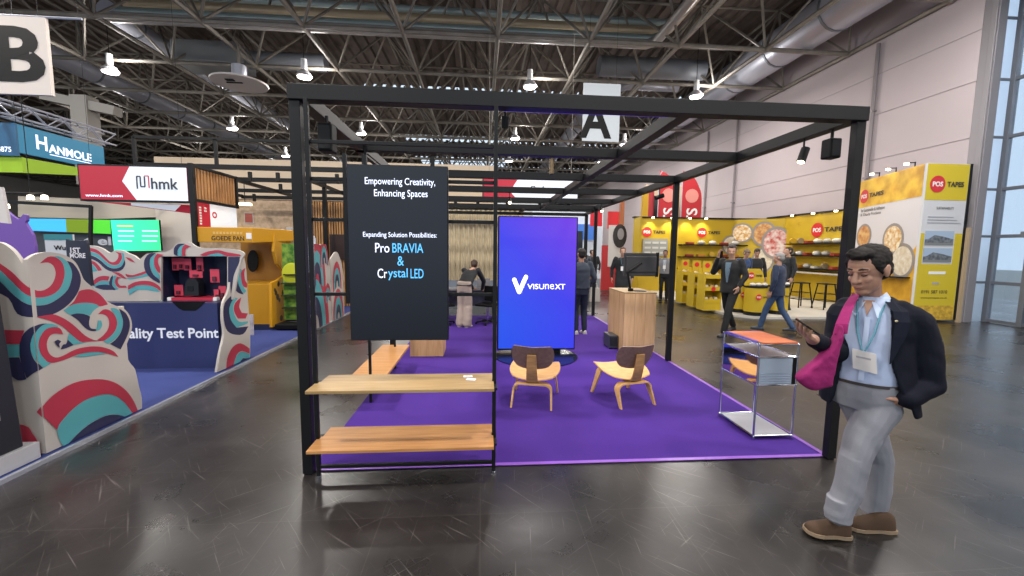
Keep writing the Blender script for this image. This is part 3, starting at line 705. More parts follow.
t = panel('', '', '', W2_out, W2, dict(X=-3.46))[0][1]
put(t.build('wave_column', MW), 'narrow cut-out wave board at the right end of the navy counter', 'display board')
BD_out = R6([(120, 515), (120, 110), (180, 115), (235, 135), (285, 165), (330, 143), (385, 150), (420, 168), (460, 185), (500, 215)]) \
    + R4([(78, 205), (110, 178), (150, 165), (200, 160), (240, 160), (300, 140), (330, 105), (380, 88), (430, 90), (470, 115), (520, 130), (600, 130), (700, 135), (780, 145), (812, 160), (822, 180), (805, 210), (790, 260), (780, 300), (760, 400), (745, 500), (700, 505), (700, 190), (225, 190), (225, 508), (100, 512)])
BD = [(3, R4([(706, 194), (792, 194), (784, 240), (762, 290), (745, 340), (735, 420), (720, 500), (706, 500)])),
 (1, R6([(122, 125), (190, 140), (240, 180), (285, 225), (320, 230), (345, 205), (350, 175), (325, 155), (365, 165), (375, 200), (350, 245), (300, 250), (250, 215), (200, 170), (122, 145)])),
 (2, R6([(122, 150), (200, 172), (250, 218), (300, 252), (350, 247), (378, 200), (365, 160), (388, 170), (392, 215), (370, 260), (320, 275), (270, 260), (220, 215), (170, 185), (122, 175)])),
 (3, R6([(122, 178), (170, 188), (220, 218), (270, 262), (320, 277), (370, 262), (395, 215), (398, 250), (370, 290), (310, 300), (255, 280), (200, 230), (122, 195)])),
 (1, R6([(130, 215), (180, 230), (215, 265), (230, 290), (205, 295), (170, 250), (130, 235)])), (2, R6([(130, 240), (165, 250), (200, 295), (165, 300)])),
 (1, R6([(155, 385), (190, 345), (240, 330), (285, 335), (275, 365), (220, 365), (170, 400)])), (2, R6([(170, 400), (220, 368), (285, 368), (280, 395), (210, 395), (180, 410)])), (3, R6([(180, 412), (210, 397), (280, 395), (310, 430), (240, 430)])),
 (3, R6([(310, 325), (290, 350), (285, 400), (310, 430), (330, 430), (305, 395), (310, 350)])), (2, R6([(318, 328), (310, 350), (307, 395), (332, 430), (350, 425), (325, 390), (325, 350), (335, 330)])),
 (1, R6([(370, 345), (340, 335), (328, 360), (330, 390), (355, 415), (410, 415), (400, 400), (365, 400), (345, 375), (350, 350)])),
 (1, R6([(400, 315), (450, 325), (500, 310), (560, 290), (560, 305), (500, 330), (440, 340), (410, 335)])), (2, R6([(410, 345), (480, 335), (560, 310), (570, 330), (500, 345), (430, 355)])),
 (1, R6([(420, 400), (470, 375), (540, 365), (600, 375), (650, 410), (655, 440), (610, 410), (550, 395), (480, 400), (420, 430)])), (2, R6([(420, 435), (480, 403), (550, 398), (610, 412), (650, 445), (600, 440), (540, 430), (480, 435), (430, 470)])),
 (1, R6([(300, 300), (360, 310), (410, 350), (380, 345), (330, 315)])), (1, R6([(400, 195), (440, 205), (470, 235), (430, 220)])),
 (3, R4([(190, 165), (140, 170), (105, 220), (110, 290), (150, 345), (215, 385), (215, 360), (170, 320), (145, 260), (150, 200)])), (2, R4([(195, 168), (150, 205), (148, 260), (172, 318), (215, 355), (215, 325), (185, 280), (175, 230), (185, 190)])),
 (1, R4([(245, 180), (200, 170), (178, 200), (178, 250), (195, 290), (218, 310), (218, 270), (205, 240), (205, 205), (225, 190)])),
 (3, R4([(400, 100), (350, 100), (320, 130), (318, 175), (345, 187), (345, 150), (365, 118)])), (2, R4([(400, 103), (365, 118), (347, 150), (347, 187), (375, 187), (372, 150), (385, 120)])), (1, R4([(445, 120), (400, 103), (378, 130), (378, 187), (402, 187), (400, 150), (415, 128)])),
 (1, R4([(505, 180), (560, 155), (640, 145), (700, 160), (790, 175), (800, 188), (700, 188), (640, 165), (580, 175), (550, 187)])), (2, R4([(555, 187), (585, 176), (640, 167), (690, 188)]))]
t = panel('', '', '', BD_out, BD, dict(Y=5.9), base=.93)[0][1]
bdo = t.build('wave_backdrop', MW); put(bdo, 'cut-out wave board rising behind the navy counter around the display case', 'display board')

# counter with its lettering
M_nv = mat('navy_panel', '#2c3462', .45)
ct = thing('test_counter', 'long navy counter lettered Quality Test Point between the wave boards', 'counter', (-4.8, 6, .03))
bx('front_panel', M_nv, (-6.2, -3.56, 5.75, 5.78, .03, .915), ct)
bx('top', mat('navy_top', '#3a3f62', .4), (-6.2, -3.56, 5.75, 6.4, .915, .93), ct, .002)
bx('end_panel', M_nv, (-3.59, -3.56, 5.78, 6.4, .03, .915), ct)
text('lettering', 'Quality Test Point', mat('white_print', '#e3e6ee', .5, emit='#e3e6ee', es=.12), (-4.945, 5.748, .405), width=1.385, height=.185, parent=ct, bold=.022, depth=.001)
MB().prism([at(x, y, Y=5.745) for x, y in R4([(300, 515), (345, 560), (380, 580), (470, 582), (500, 560), (545, 515)])], (0, .004, 0)).build('cut_out', M_black2, ct)
# display case
dc = thing('display_case', 'open navy display case standing on the counter inside the wave arch', 'display case', (-3.85, 5.95, .93))
t = MB(); cx0, cx1, cz0, cz1 = -4.36, -3.50, .93, 1.555
t.box(cx0, cx1, 6.24, 6.26, cz0, cz1).box(cx0-.02, cx0, 5.93, 6.26, cz0, cz1).box(cx1, cx1+.02, 5.93, 6.26, cz0, cz1).box(cx0-.02, cx1+.02, 5.93, 6.26, cz1, cz1+.02)
t.build('case', mat('case_navy', '#1f2545', .5), dc)
bx('shelf', mat('case_red', '#c02f45', .4), (-4.27, -3.72, 5.935, 6.2, .935, .975), dc)
bx('shelf_end', M_white, (-4.32, -4.27, 5.93, 6.0, .935, .98), dc); bx('shelf_end', M_white, (-3.72, -3.67, 5.93, 6.0, .935, .98), dc)
dv = thing('test_device', 'small black device standing on the red shelf of the display case', 'device', (-3.93, 6.05, .975))
MB().prism([at(x, y, Y=6.0) for x, y in R4([(388, 472), (400, 380), (420, 350), (470, 350), (492, 385), (495, 472)])], (0, .12, 0)).build('housing', mat('device_black', '#1a1c20', .4), dv)
MB().prism([at(x, y, Y=5.995) for x, y in R4([(412, 440), (412, 405), (455, 405), (455, 440)])], (0, .004, 0)).build('display', mat('device_screen', '#060608', .2), dv)
packs = [((305, 345, 200, 290), 'top left'), ((350, 387, 200, 284), 'second from the left in the top row'), ((390, 438, 206, 290), 'third from the left in the top row'), ((480, 524, 198, 296), 'right in the top row'), ((430, 520, 290, 344), 'wide one hanging in the middle'),
         ((580, 640, 282, 378), 'alone at the right'), ((322, 380, 396, 472), 'standing at the left end of the shelf'), ((606, 650, 428, 496), 'leaning at the lower right'), ((642, 690, 404, 492), 'rightmost at the bottom')]
M_pack = mat('pack_pink', '#cc4358', .45)
for (x0, x1, y0, y1), w_ in packs:
    a, b = at(*R4([(x0, y1)])[0], Y=6.05), at(*R4([(x1, y0)])[0], Y=6.05)
    t = thing('product_pack', 'small pink product pack in the display case, '+w_, 'package', ((a.x+b.x)/2, 6.05, a.z), 0, 'pink packs in the display case')
    bx('card', M_pack, (a.x, b.x, 6.05, 6.056, a.z, b.z), t)
    bx('blister', mat('blister', '#5c2a38', .2), (a.x+(b.x-a.x)*.3, a.x+(b.x-a.x)*.7, 6.025, 6.05, a.z+.02, a.z+(b.z-a.z)*.45), t, .004)
    MB().tube([((a.x+b.x)/2, 6.056, b.z-.01), ((a.x+b.x)/2, 6.24, b.z-.01)], .003, 6).build('peg', M_chrome, t)
# small black printer on counter
put(MB().box(-4.92, -4.76, 5.95, 6.1, .93, 1.02).box(-4.9, -4.80, 5.97, 6.08, 1.02, 1.035).build('card_reader', M_black2, bevel=.006), 'small black box standing on the left end of the navy counter', 'box')

# blue carpet with raised silver kerb
o = MB().box(-12, -3.4, 2.0, 12.5, 0, .03).build('blue_carpet', mat('blue_carpet', '#2c3a78', .95, bump=.3, scale=160, vary=.1)); put(o, 'blue carpeted platform on the left under the wave boards', 'carpet')
o = MB().box(-3.4, -3.37, 2.0, 12.5, 0, .034).build('kerb_strip', mat('kerb_silver', '#c8ccd6', .25, .6)); put(o, 'silver edging strip of the blue platform beside the dark floor', 'edging')
# black totem and white boxes at the far left edge
tm = thing('dark_cabinet', 'dark grey cabinet cut by the left edge of the photo', 'cabinet', (-3.8, 3.05, .03))
MB().prism([(-3.47, 2.6, .16), (-3.47, 3.25, .16), (-3.55, 3.25, 1.8), (-3.55, 2.6, 1.8)], (-.5, 0, 0)).build('body', mat('cab_grey', '#24262c', .4), tm, bevel=.01)
bx('plinth', mat('cab_plinth', '#b8b8bc', .5), (-4.1, -3.44, 2.6, 3.33, .03, .16), tm, .004)
bx('label_plate', mat('plate_white', '#c9c9cc', .4), (-3.5, -3.47, 2.7, 3.12, .42, .53), tm)
bx('window', mat('cab_glass', '#3a4654', .15), (-3.52, -3.478, 2.7, 3.02, .62, .95), tm)
# purple cut-out
PU = [at(x, y, Y=4.6) for x, y in R1([(-140, 576), (-140, 0)])+crop(8.23, 0, 180)([(-10, 250), (30, 250), (60, 262), (105, 300), (150, 325), (175, 300), (190, 282), (215, 290), (218, 330), (205, 350), (235, 400), (265, 450), (285, 540), (290, 600), (260, 700)])]
put(MB().prism(PU, (0, .03, 0)).build('purple_cutout', mat('purple_board', '#6b4a9e', .5)), 'purple cut-out board standing behind the near wave board', 'display board')
t = MB().prism([at(x, y, Y=3.0) for x, y in ((-14, 186), (1, 187), (8.5, 223.5), (-14, 221))], (0, .02, 0)).build('hanging_card', mat('card_white', '#cfc9c6', .5)); put(t, 'edge of a white hanging card at the left border of the photo', 'sign')
# dark phone-shaped panel and white poster behind the wave board
pp = thing('info_panel', 'dark rounded info panel standing behind the near wave board', 'info panel', (-4.9, 5.2, .03))
P3 = smoothp([(a.x, a.z) for a in [at(x, y, Y=5.2) for x, y in R1([(378, 132), (395, 118), (480, 120), (498, 135), (520, 345), (528, 380), (400, 380)])]], 2)
MB().prism([(p[0], 5.2, max(p[1], .03)) for p in P3]+[], (0, .04, 0)).build('board', mat('info_dark', '#2a2f3c', .35), pp)
q = at(*R1([(395, 190)])[0], Y=5.195); text('lettering', '1ST', M_white, (q.x+.02, 5.196, q.z+.0), height=.065, width=.11, parent=pp, bold=.03, depth=.001)
q = at(*R1([(395, 214)])[0], Y=5.195); text('lettering', 'MORE', M_white, (q.x+.015, 5.196, q.z-.01), height=.06, width=.17, parent=pp, bold=.03, depth=.001)
a = at(*R1([(440, 300)])[0], Y=5.2); bx('stand', M_black2, (a.x-.05, a.x+.08, 5.22, 5.28, .03, a.z+.2), pp)
def at_panel(name, label, cat, quad, Y, m, th=.04, floor=None, X=None):
    pl = dict(Y=Y) if X is None else dict(X=X)
    pts = [at(x, y, **pl) for x, y in quad]
    return put(MB().prism(pts, (0, th, 0) if X is None else (-th, 0, 0)).build(name, m), label, cat)
po = thing('poster_board', 'white poster board with a teal header behind the dark info panel', 'poster', (-6.5, 7.0, .03))
a, b = at(44, 234, Y=7.0), at(76, 275, Y=7.0)
bx('sheet', mat('poster_white', '#c4c6c8', .5), (a.x, b.x, 7.0, 7.03, .03, a.z), po); bx('header', mat('poster_teal', '#2f7f86', .5), (a.x, b.x, 6.99, 7.0, a.z-.09, a.z), po)
text('lettering', 'Wulff', M_black2, (a.x+.13, 6.99, a.z-.25), height=.075, width=.27, parent=po, bold=.02, depth=.001)
# grey wall panel with screens beyond
hw = thing('partition_wall', 'dark grey partition wall with white letters below the green screens', 'partition', (-10, 11.2, 0))
a, b = at(18, 232, Y=11.2), at(113, 234, Y=11.2)
bx('wall', mat('part_grey', '#4b5054', .6), (a.x-1.5, b.x, 11.2, 11.26, .03, a.z), hw)
q = at(84, 245, Y=11.18); text('lettering', 't ell', M_white, (q.x, 11.19, q.z), height=.22, width=.75, parent=hw, bold=.03, depth=.002)
def screen(label, quad, Y, c, es=.9):
    pts = [at(x, y, Y=Y) for x, y in quad]; xs = [p.x for p in pts]; zs = [p.z for p in pts]
    t = thing('wall_screen', label, 'screen', (sum(xs)/4, Y, min(zs)))
    MB().prism([p+Vector((0, .005, 0)) for p in pts], (0, .06, 0)).build('housing', M_black2, t)
    MB().prism(pts, (0, .004, 0)).build('panel', c, t)
    return t
screen('light blue screen behind the purple cut-out', ((25, 218.5), (65.5, 219), (66.5, 232), (27, 230.5)), 11, mat('scr_blue', '#3aa8f0', .5, emit='#3fb0f5', es=.75))
screen('olive green lit panel between the blue and the bright green one', ((65.5, 219), (88, 219.5), (88.5, 233), (66.5, 232)), 11, mat('scr_olive', '#6f8a12', .5, emit='#6f8a12', es=.55))
screen('bright green lit panel left of the turquoise screen', ((88, 219.5), (110, 220), (111, 234), (88.5, 233)), 11, mat('scr_green', '#46b82a', .5, emit='#46b82a', es=.75))
M_gt = mat('scr_turq', '#30e090', .5, emit='#30e090', es=.85)
nt = M_gt.node_tree; b_ = nt.nodes['Principled BSDF']; tc = nt.nodes.new('ShaderNodeTexCoord'); sp = nt.nodes.new('ShaderNodeSeparateXYZ'); nt.links.new(tc.outputs['Object'], sp.inputs[0])
mr = nt.nodes.new('ShaderNodeMapRange'); mr.inputs['From Min'].default_value = -.7; mr.inputs['From Max'].default_value = .7; nt.links.new(sp.outputs['X'], mr.inputs[0])
rp = nt.nodes.new('ShaderNodeValToRGB'); rp.color_ramp.elements[0].color = (*lin('#38dccc'), 1); rp.color_ramp.elements[1].color = (*lin('#35e564'), 1); nt.links.new(mr.outputs[0], rp.inputs[0]); nt.links.new(rp.outputs[0], b_.inputs['Emission Color'])
s = screen('large turquoise presentation screen with two columns of lines', ((110.5, 220), (158.5, 220), (161, 250.5), (114, 251)), 10.9, M_gt)
t = MB(); 
for (x0, x1, y) in ((117, 133, 226), (118, 134, 231), (118, 134, 236), (118, 132, 241), (142, 158, 231), (142, 158, 236), (142, 157, 241)):
    a, b = at(x0, y, Y=10.89), at(x1, y, Y=10.89); t.m(1 if y < 230 else 0).box(a.x, b.x, 10.888, 10.892, a.z-.015, a.z+.02)
t.build('screen_text', [mat('scr_line', '#b8ffe8', .5, emit='#b0f8e0', es=.9), mat('scr_yel', '#d8e860', .5, emit='#d0e860', es=.9)], s)
# beige fascia, columns
at_panel('fascia', 'beige fascia board above the green screens on the left', 'fascia', ((18, 196), (190, 203), (190, 216), (100, 219), (18, 217)), 11.3, mat('beige_fascia', '#b8ae9e', .7), .1)
o = MB().box(at(158, 250, Y=11.25).x, at(193, 250, Y=11.25).x, 11.25, 11.33, 0, 2.7).build('beige_wall', mat('beige_wall', '#c8beb0', .7)); put(o, 'plain beige wall panel between the turquoise screen and the yellow stand', 'wall panel')
put(MB().obox(at(90.5, 245, Y=9)*1, at(91, 206, Y=9), .05, .05).obox(at(91, 206.5, Y=9), at(10, 202, Y=9), .06, .06).obox((at(90.5, 245, Y=9).x, 9, .03), at(90.5, 245, Y=9), .05, .05).build('black_gantry', M_black), 'black tube gantry post in front of the green panels', 'gantry')
t = thing('gantry_light', 'small glowing downlight cluster hanging at the far left', 'lamp', tuple(at(38, 199, Y=9.4)))
for px, py in ((30.5, 198.5), (44.5, 198.5), (6, 207)):
    p = at(px, py, Y=9.4); MB().lathe([(0, p.z-.02), (.06, p.z-.02), (.05, p.z+.06), (0, p.z+.08)], p.x, p.y, 12).build('bulb', mat('bulb_warm', '#fff3da', .4, emit='#ffe9c0', es=6), t)
p = at(30.5, 196, Y=9.4); q = at(44.5, 196, Y=9.4); r = at(6, 204, Y=9.4); MB().tube([(r.x, 9.4, p.z+.06), (q.x, 9.4, p.z+.06)], .02, 6).tube([(p.x, 9.4, p.z+.06), (p.x, 9.4, 8.1)], .008, 5).build('rail', M_black, t)

# red and white hanging light box
M_rb = mat('lightbox_red', '#a8182f', .4, emit='#c01a34', es=.2); M_wb = mat('lightbox_white', '#dfe6ee', .4, emit='#dfe8f2', es=.3)
lb = thing('light_box', 'hanging red and white light box with a grey line logo above the turquoise screen', 'sign', (-6.2, 8.0, 2.49))
bx('frame', M_black, (-7.16, -5.29, 7.97, 8.1, 2.47, 3.12), lb, .004)
t = MB(); t.box(-7.13, -5.32, 7.96, 7.972, 2.5, 3.09); t.m(1).prism([(-6.28, 7.958, 3.09), (-5.32, 7.958, 3.09), (-5.32, 7.958, 2.5), (-6.2, 7.958, 2.5), (-6.42, 7.958, 2.83)], (0, .001, 0))
t.build('face', [M_rb, M_wb], lb)
text('lettering', 'hmk', mat('print_grey', '#30343c', .5), (-5.93, 7.95, 2.70), width=.46, height=.2, parent=lb, bold=.015, depth=.001)
text('lettering', 'www.hmk.com', E1, (-7.05, 7.955, 2.545), width=.62, height=.05, parent=lb, bold=.02, depth=.001)
t = MB(); px = [(-6.17, 2.70), (-6.17, 2.92), (-6.11, 2.92), (-6.11, 2.74), (-6.04, 2.74), (-6.04, 2.92)]
for a, b in zip(px[:-1], px[1:]): t.obox((a[0], 7.955, a[1]), (b[0], 7.955, b[1]), .004, .022, up=(0, 0, 1) if a[1] == b[1] else (1, 0, 0))
t.m(1)
for a, b in (((-6.04, 2.93), (-5.97, 2.93)), ((-5.97, 2.93), (-5.97, 2.72))): t.obox((a[0], 7.955, a[1]), (b[0], 7.955, b[1]), .004, .018, up=(0, 0, 1) if a[1] == b[1] else (1, 0, 0))
t.build('logo_mark', [mat('print_grey', '#30343c'), mat('print_red', '#c02030', .5)], lb)
t = MB(); q = [at(x, y, Y=8.6) for x, y in ((95, 201.5), (190, 205), (190, 213.5), (120, 204.5))]; t.prism(q, (0, .04, 0))
q = [at(x, y, Y=8.598) for x, y in ((131, 203), (181, 205), (175, 211), (131, 205.3))]; t.m(1).prism(q, (0, .001, 0)); t.build('lower_face', [M_rb, M_wb], lb)
for x in (-7.0, -5.45): MB().tube([(x, 8.04, 3.12), (x, 8.04, 8.15)], .003, 5).build('wire', M_black, lb)
# its corner post and slatted side with vertical sign
sd = thing('slat_booth_side', 'black framed wooden slat panel above a red and white sign beside the light box', 'booth side', (-5.28, 8.7, 0))
bx('post', M_black, (-5.30, -5.22, 7.96, 8.04, .03, 3.18), sd)
for z in (2.53, 3.15): bx('rail', M_black, (-5.30, -5.24, 8.04, 9.35, z-.025, z+.025), sd)
bx('post', M_black, (-5.30, -5.24, 9.33, 9.39, 2.5, 3.18), sd)
t = MB()
for i in range(14): t.box(-5.285, -5.26, 8.07+i*.09, 8.125+i*.09, 2.56, 3.12)
t.build('slats', wood('slat_wood', '#b98a58', '#93693f', (9, 9, 1)), sd)
bx('board', mat('slat_back', '#8a6a48', .8), (-5.31, -5.29, 8.05, 9.33, 2.56, 3.12), sd)
t = MB(); t.m(0).box(-5.29, -5.26, 8.05, 8.45, 2.03, 2.5); t.m(1).box(-5.29, -5.26, 8.45, 9.32, 2.06, 2.5); t.build('side_sign', [M_rb, M_wb], sd)
t = MB()
for i in range(7): t.box(-5.259, -5.257, 8.14, 8.2, 2.09+i*.05, 2.125+i*.05)
t.obox((-5.258, 8.29, 2.42), (-5.258, 8.34, 2.34), .005, .03).obox((-5.258, 8.34, 2.42), (-5.258, 8.29, 2.34), .005, .03)
t.m(1)
for k in range(10):
    a = 2*PI*k/10; b = 2*PI*(k+1)/10; t.obox((-5.258, 8.58+.06*math.cos(a), 2.3+.05*math.sin(a)), (-5.258, 8.58+.06*math.cos(b), 2.3+.05*math.sin(b)), .004, .03)
t.build('printed_mark', [M_white, mat('print_red', '#c02030')], sd)

# hanging blue banner with truss
M_bb = mat('banner_blue', '#1c7fa6', .5, emit='#1c7fa6', es=.12); M_bd = mat('banner_dark_blue', '#1d5478', .5, emit='#1d5478', es=.12); M_lime = mat('banner_lime', '#93b81c', .5, emit='#93b81c', es=.1)
hb = thing('hanging_banner', 'hanging blue box banner with white lettering over a lime green strip', 'banner', (-10.5, 10.8, 3.25))
bx('blue_face', M_bb, (-10.06, -10, 9.87, 11.9, 3.66, 4.26), hb)
bx('front_face', M_bd, (-13.5, -10.0, 9.83, 9.87, 3.58, 4.27), hb)
bx('lime_strip', M_lime, (-13.5, -10.0, 9.9, 9.94, 3.24, 3.57), hb)
MB().prism([(-10.02, 9.94, 3.24), (-10.02, 9.94, 3.57), (-10.02, 11.3, 3.60), (-10.02, 11.9, 3.5)], (-.04, 0, 0)).build('lime_strip', M_lime, hb)
# 'hanmole' lettering: tall h and plain stroke
text('lettering', 'H', E1, (-9.995, 10.22, 3.82), face='+X', width=.24, height=.32, parent=hb, bold=.02, depth=.002)
text('lettering', 'ANMOLE', E1, (-9.995, 10.48, 3.80), face='+X', width=1.05, height=.2, parent=hb, bold=.03, depth=.002)
bx('underline', E1, (-9.998, -9.994, 10.5, 11.5, 3.75, 3.77), hb)
text('lettering', '4875', E1, (-10.4, 9.828, 3.66), width=.28, height=.11, parent=hb, bold=.01, depth=.002)
for x in (-10.1, -13): MB().tube([(x, 9.95, 4.25), (x, 9.95, 8.15)], .004, 5).build('wire', M_black, hb)
def box_truss(name, label, p0, p1, s=.3, m=None, n=10):
    p0, p1 = Vector(p0), Vector(p1); d = (p1-p0); L_ = d.length; d.normalize(); r = d.cross(Vector((0, 0, 1))).normalized(); u = Vector((0, 0, 1)); t = MB()
    cs = [(-1, -1), (1, -1), (1, 1), (-1, 1)]
    c = lambda k, q: p0+d*L_*q+r*cs[k % 4][0]*s/2+u*cs[k % 4][1]*s/2
    for k in range(4):
        t.tube([c(k, 0), c(k, 1)], .025, 6)
        for i in range(n): t.tube([c(k, i/n), c(k+1, (i+1)/n)] if i % 2 else [c(k+1, i/n), c(k, (i+1)/n)], .014, 5)
    return put(t.build(name, m or M_zinc, smooth=True), label, 'truss')
box_truss('lighting_truss', 'silver lighting truss above the hanging blue banner', (-10.4, 8.2, 4.62), (-10.4, 12.6, 4.62), n=12)
o = thing('grey_column_head', 'grey steel column head with cross beams above the blue banner', 'column', (-10.2, 12, 4))
a = at(84, 98, Y=13); bx('column', mat('column_grey', '#8d8983', .6), (a.x-.22, a.x+.22, 12.8, 13.2, 3.4, at(84, 97, Y=13).z), o); 
MB().obox(at(45, 96, Y=13), at(118, 112, Y=13), .3, .25).build('cross_arm', mat('column_grey', '#8d8983', .6), o)

# yellow stand
M_yel = mat('stand_yellow', '#c8900f', .45); M_yd = mat('stand_ochre', '#9c6a10', .5)
ys_ = thing('yellow_stand', 'yellow tasting stand with a lettered header behind the wave boards', 'stand', (-4.8, 8.7, .03))
MB().prism([(-4.25, 8.0, 1.76), (-4.25, 8.0, 2.04), (-4.0, 9.2, 2.04), (-4.0, 9.2, 1.82)], (-.98, 0, 0)).build('header', M_yel, ys_, bevel=.01)
side = [(8.3, .1), (9.0, .1), (9.0, 1.95), (8.55, 1.95), (8.5, 1.6), (8.6, 1.35), (8.85, 1.2), (8.9, 1.1), (8.6, 1.02), (8.35, .98)]
MB().prism([(-4.12, y, z) for y, z in side], (-.05, 0, 0)).build('side_panel', M_yel, ys_)
bx('back_panel', M_yd, (-5.2, -4.17, 9.3, 9.34, .05, 1.95), ys_)
MB().prism([at(x, y, Y=9.2) for x, y in [(249.5+5.5*math.cos(a*PI/10)+3, 261+11*math.sin(a*PI/10)) for a in range(20)]], (0, .03, 0)).build('round_hole', M_black2, ys_)
bx('counter_block', M_yel, (-5.2, -4.17, 8.45, 9.25, .05, .95), ys_, .01)
bx('plinth', mat('plinth_navy', '#1d2444', .5), (-5.2, -4.1, 8.4, 9.36, .03, .14), ys_)
text('lettering', 'GOEDE PAN', mat('print_brown', '#3a2a14', .5), (-4.98, 7.995, 1.795), width=.58, height=.085, parent=ys_, bold=.02, depth=.001)
t = MB()
for k in range(9): t.box(-4.95+k*.06, -4.91+k*.06, 7.994, 7.999, 1.91, 1.955)
t.build('faint_text', mat('print_cream', '#d8b060', .5), ys_)
bx('sticker', M_white, (-4.36, -4.27, 7.99, 8.0, 1.83, 1.94), ys_)
t = MB(); random.seed(3)
for k in range(14):
    y, z, r = random.uniform(8.45, 9.2), random.uniform(.2, .95), random.uniform(.03, .07); pts = [(-4.119, y+r*math.cos(a*PI/4), z+r*math.sin(a*PI/4)) for a in range(8)]; MB().prism(pts, (.001, 0, 0)).build('printed_motif', mat('motif_dark', '#4a4030', .6), ys_)
put(MB().box(-4.45, -4.27, 7.9, 7.93, .03, .42).build('leaflet_stack', mat('flyer_white', '#c9c3c8', .5, vary=.3, scale=12)), 'white printed card standing at the foot of the yellow stand', 'card')
# white shelves
sh = thing('white_shelf_unit', 'narrow white shelf unit beside the yellow stand', 'shelf', (-3.98, 9.4, .03))
for x in (-4.05, -3.82): bx('side_panel', M_white, (x-.01, x+.01, 9.45, 9.75, .03, 1.95), sh)
for i in range(6): bx('shelf', M_white, (-4.04, -3.83, 9.45, 9.75, .1+i*.34, .12+i*.34), sh)
# green planted rack
gr = thing('green_display', 'black rack in front of a green leafy panel with a lemon yellow patch', 'display', (-3.78, 8.5, .03))
M_leaf = mat('leaf_print', '#2f6a1e', .6, col2='#86a83a', scale=9)
bx('panel', M_leaf, (-4.02, -3.56, 8.6, 8.64, .2, 1.76), gr)
put(MB().sphere((-3.84, 8.6, 1.15), (.2, .02, .22), 16, 10).build('yellow_patch', mat('lemon', '#b9bf22', .6), gr, smooth=True))
bx('base', M_black2, (-4.08, -3.5, 8.3, 8.7, .05, .16), gr, .02)
for z in (.45, .7, .95): bx('shelf', mat('dark_shelf', '#1b2a16', .6), (-4.0, -3.58, 8.45, 8.6, z, z+.02), gr)
bx('tray', M_black2, (-3.98, -3.6, 8.52, 8.6, 1.12, 1.14), gr); MB().cyl(-3.66, 8.42, .16, 1.1, .025, 10).build('pole', M_black2, gr)
for x in (-4.0, -3.58): 
    MB().sphere((x, 8.4, .055), .028, 8, 6).build('castor', M_black2, gr)
# further wave boards on the same edge
def fwave(name, label, y0, y1, h, off):
    t = MB(); P = lambda u, v: (-3.35, y0+(y1-y0)*u, .035+h*v)
    out = [(0, 0), (1, 0), (1.0, .35), (.96, .5), (1, .62), (.9, .8), (.72, .92), (.5, 1), (.25, .97), (0, .9)]
    t.prism([P(*p) for p in [tuple(q) for q in smoothp(out, 3)]], (-.03, 0, 0)); i = 0
    def band(cx, cy, r0, r1, a0, a1, mi):
        nonlocal i; n = 12; i += 1
        p = [(cx+r1*math.cos(a0+(a1-a0)*k/n), cy+r1*math.sin(a0+(a1-a0)*k/n)) for k in range(n+1)]+[(cx+r0*math.cos(a1-(a1-a0)*k/n), cy+r0*math.sin(a1-(a1-a0)*k/n)) for k in range(n+1)]
        t.m(mi).prism([(-3.349+.0003*i, P(min(max(a, 0), 1), 0)[1], P(0, min(max(b, 0), 1))[2]) for a, b in p], (.0002, 0, 0))
    for cx, cy, s in off:
        for mi, a, b in ((1, .30, .22), (2, .22, .14), (3, .14, .06)): band(cx, cy, b*s, a*s, -.2, PI+.3, mi)
    return put(t.build(name, MW), label, 'display board')
fwave('wave_screen', 'wave patterned board seen through the left side of the frame', 8.5, 9.35, 1.72, ((.0, .0, 2.7), (.15, .55, 1.7), (.78, .3, .7), (.6, .78, .9)))
fwave('wave_screen', 'wave patterned board farther back, just left of the text screen', 9.4, 10.2, 1.55, ((.5, .0, 1.5), (.45, .5, 1.2)))
# ---------------------------------------------------------------- background booths in the middle
M_bw = mat('beige_band', '#e2cdb2', .7); M_lw = wood('light_wood_wall', '#d6bb9c', '#bb9f80', (3, 3, 3), .7)
o = MB().box(-10.6, .55, 14.4, 14.6, 3.25, 4.55).build('beige_fascia', M_bw); put(o, 'long beige fascia of the booth behind the black pergola', 'fascia')
o = MB().box(-9.5, -5.2, 14.45, 14.55, 0, 3.25).build('wood_wall', M_lw); put(o, 'light wooden back wall with small pictures behind the yellow stand', 'wall panel')
t = thing('slatted_wall', 'orange brown slatted wooden wall left of the text screen', 'wall panel', (-4.3, 11.9, 0))
tt = MB()
for i in range(22): tt.box(-4.95+i*.07, -4.91+i*.07, 11.86, 11.9, 0.03, 2.95)
tt.build('slats', wood('slat_orange', '#b98d5a', '#8f6536', (9, 9, 1)), t); bx('backing', mat('slat_back2', '#6b4a2a', .8), (-4.97, -3.4, 11.9, 11.95, .03, 2.95), t)
put(bx('dark_poster', mat('poster_dark', '#33201c', .4, vary=.5, scale=3), (-4.22, -3.62, 11.8, 11.83, 1.35, 2.05)), 'dark reddish screen mounted on the slatted wooden wall', 'screen')
put(bx('blue_poster', mat('poster_pale', '#a8b4cc', .5), (-4.98, -4.6, 11.82, 11.85, 1.0, 1.95)), 'pale blue poster on the slatted wall behind the left posts', 'poster')
rb = thing('roll_banner', 'tall narrow red banner just left of the text screen', 'banner', (-3.3, 11.2, 0))
bx('sheet', mat('roll_red', '#b8222e', .5), (-3.35, -3.12, 11.2, 11.22, .05, 2.6), rb); bx('base', M_zinc, (-3.4, -3.08, 11.15, 11.3, 0, .05), rb)
tt = MB()
for i in range(9): tt.box(-3.27, -3.2, 11.195, 11.2, 1.3+i*.1, 1.36+i*.1)
tt.build('lettering', M_white, rb)
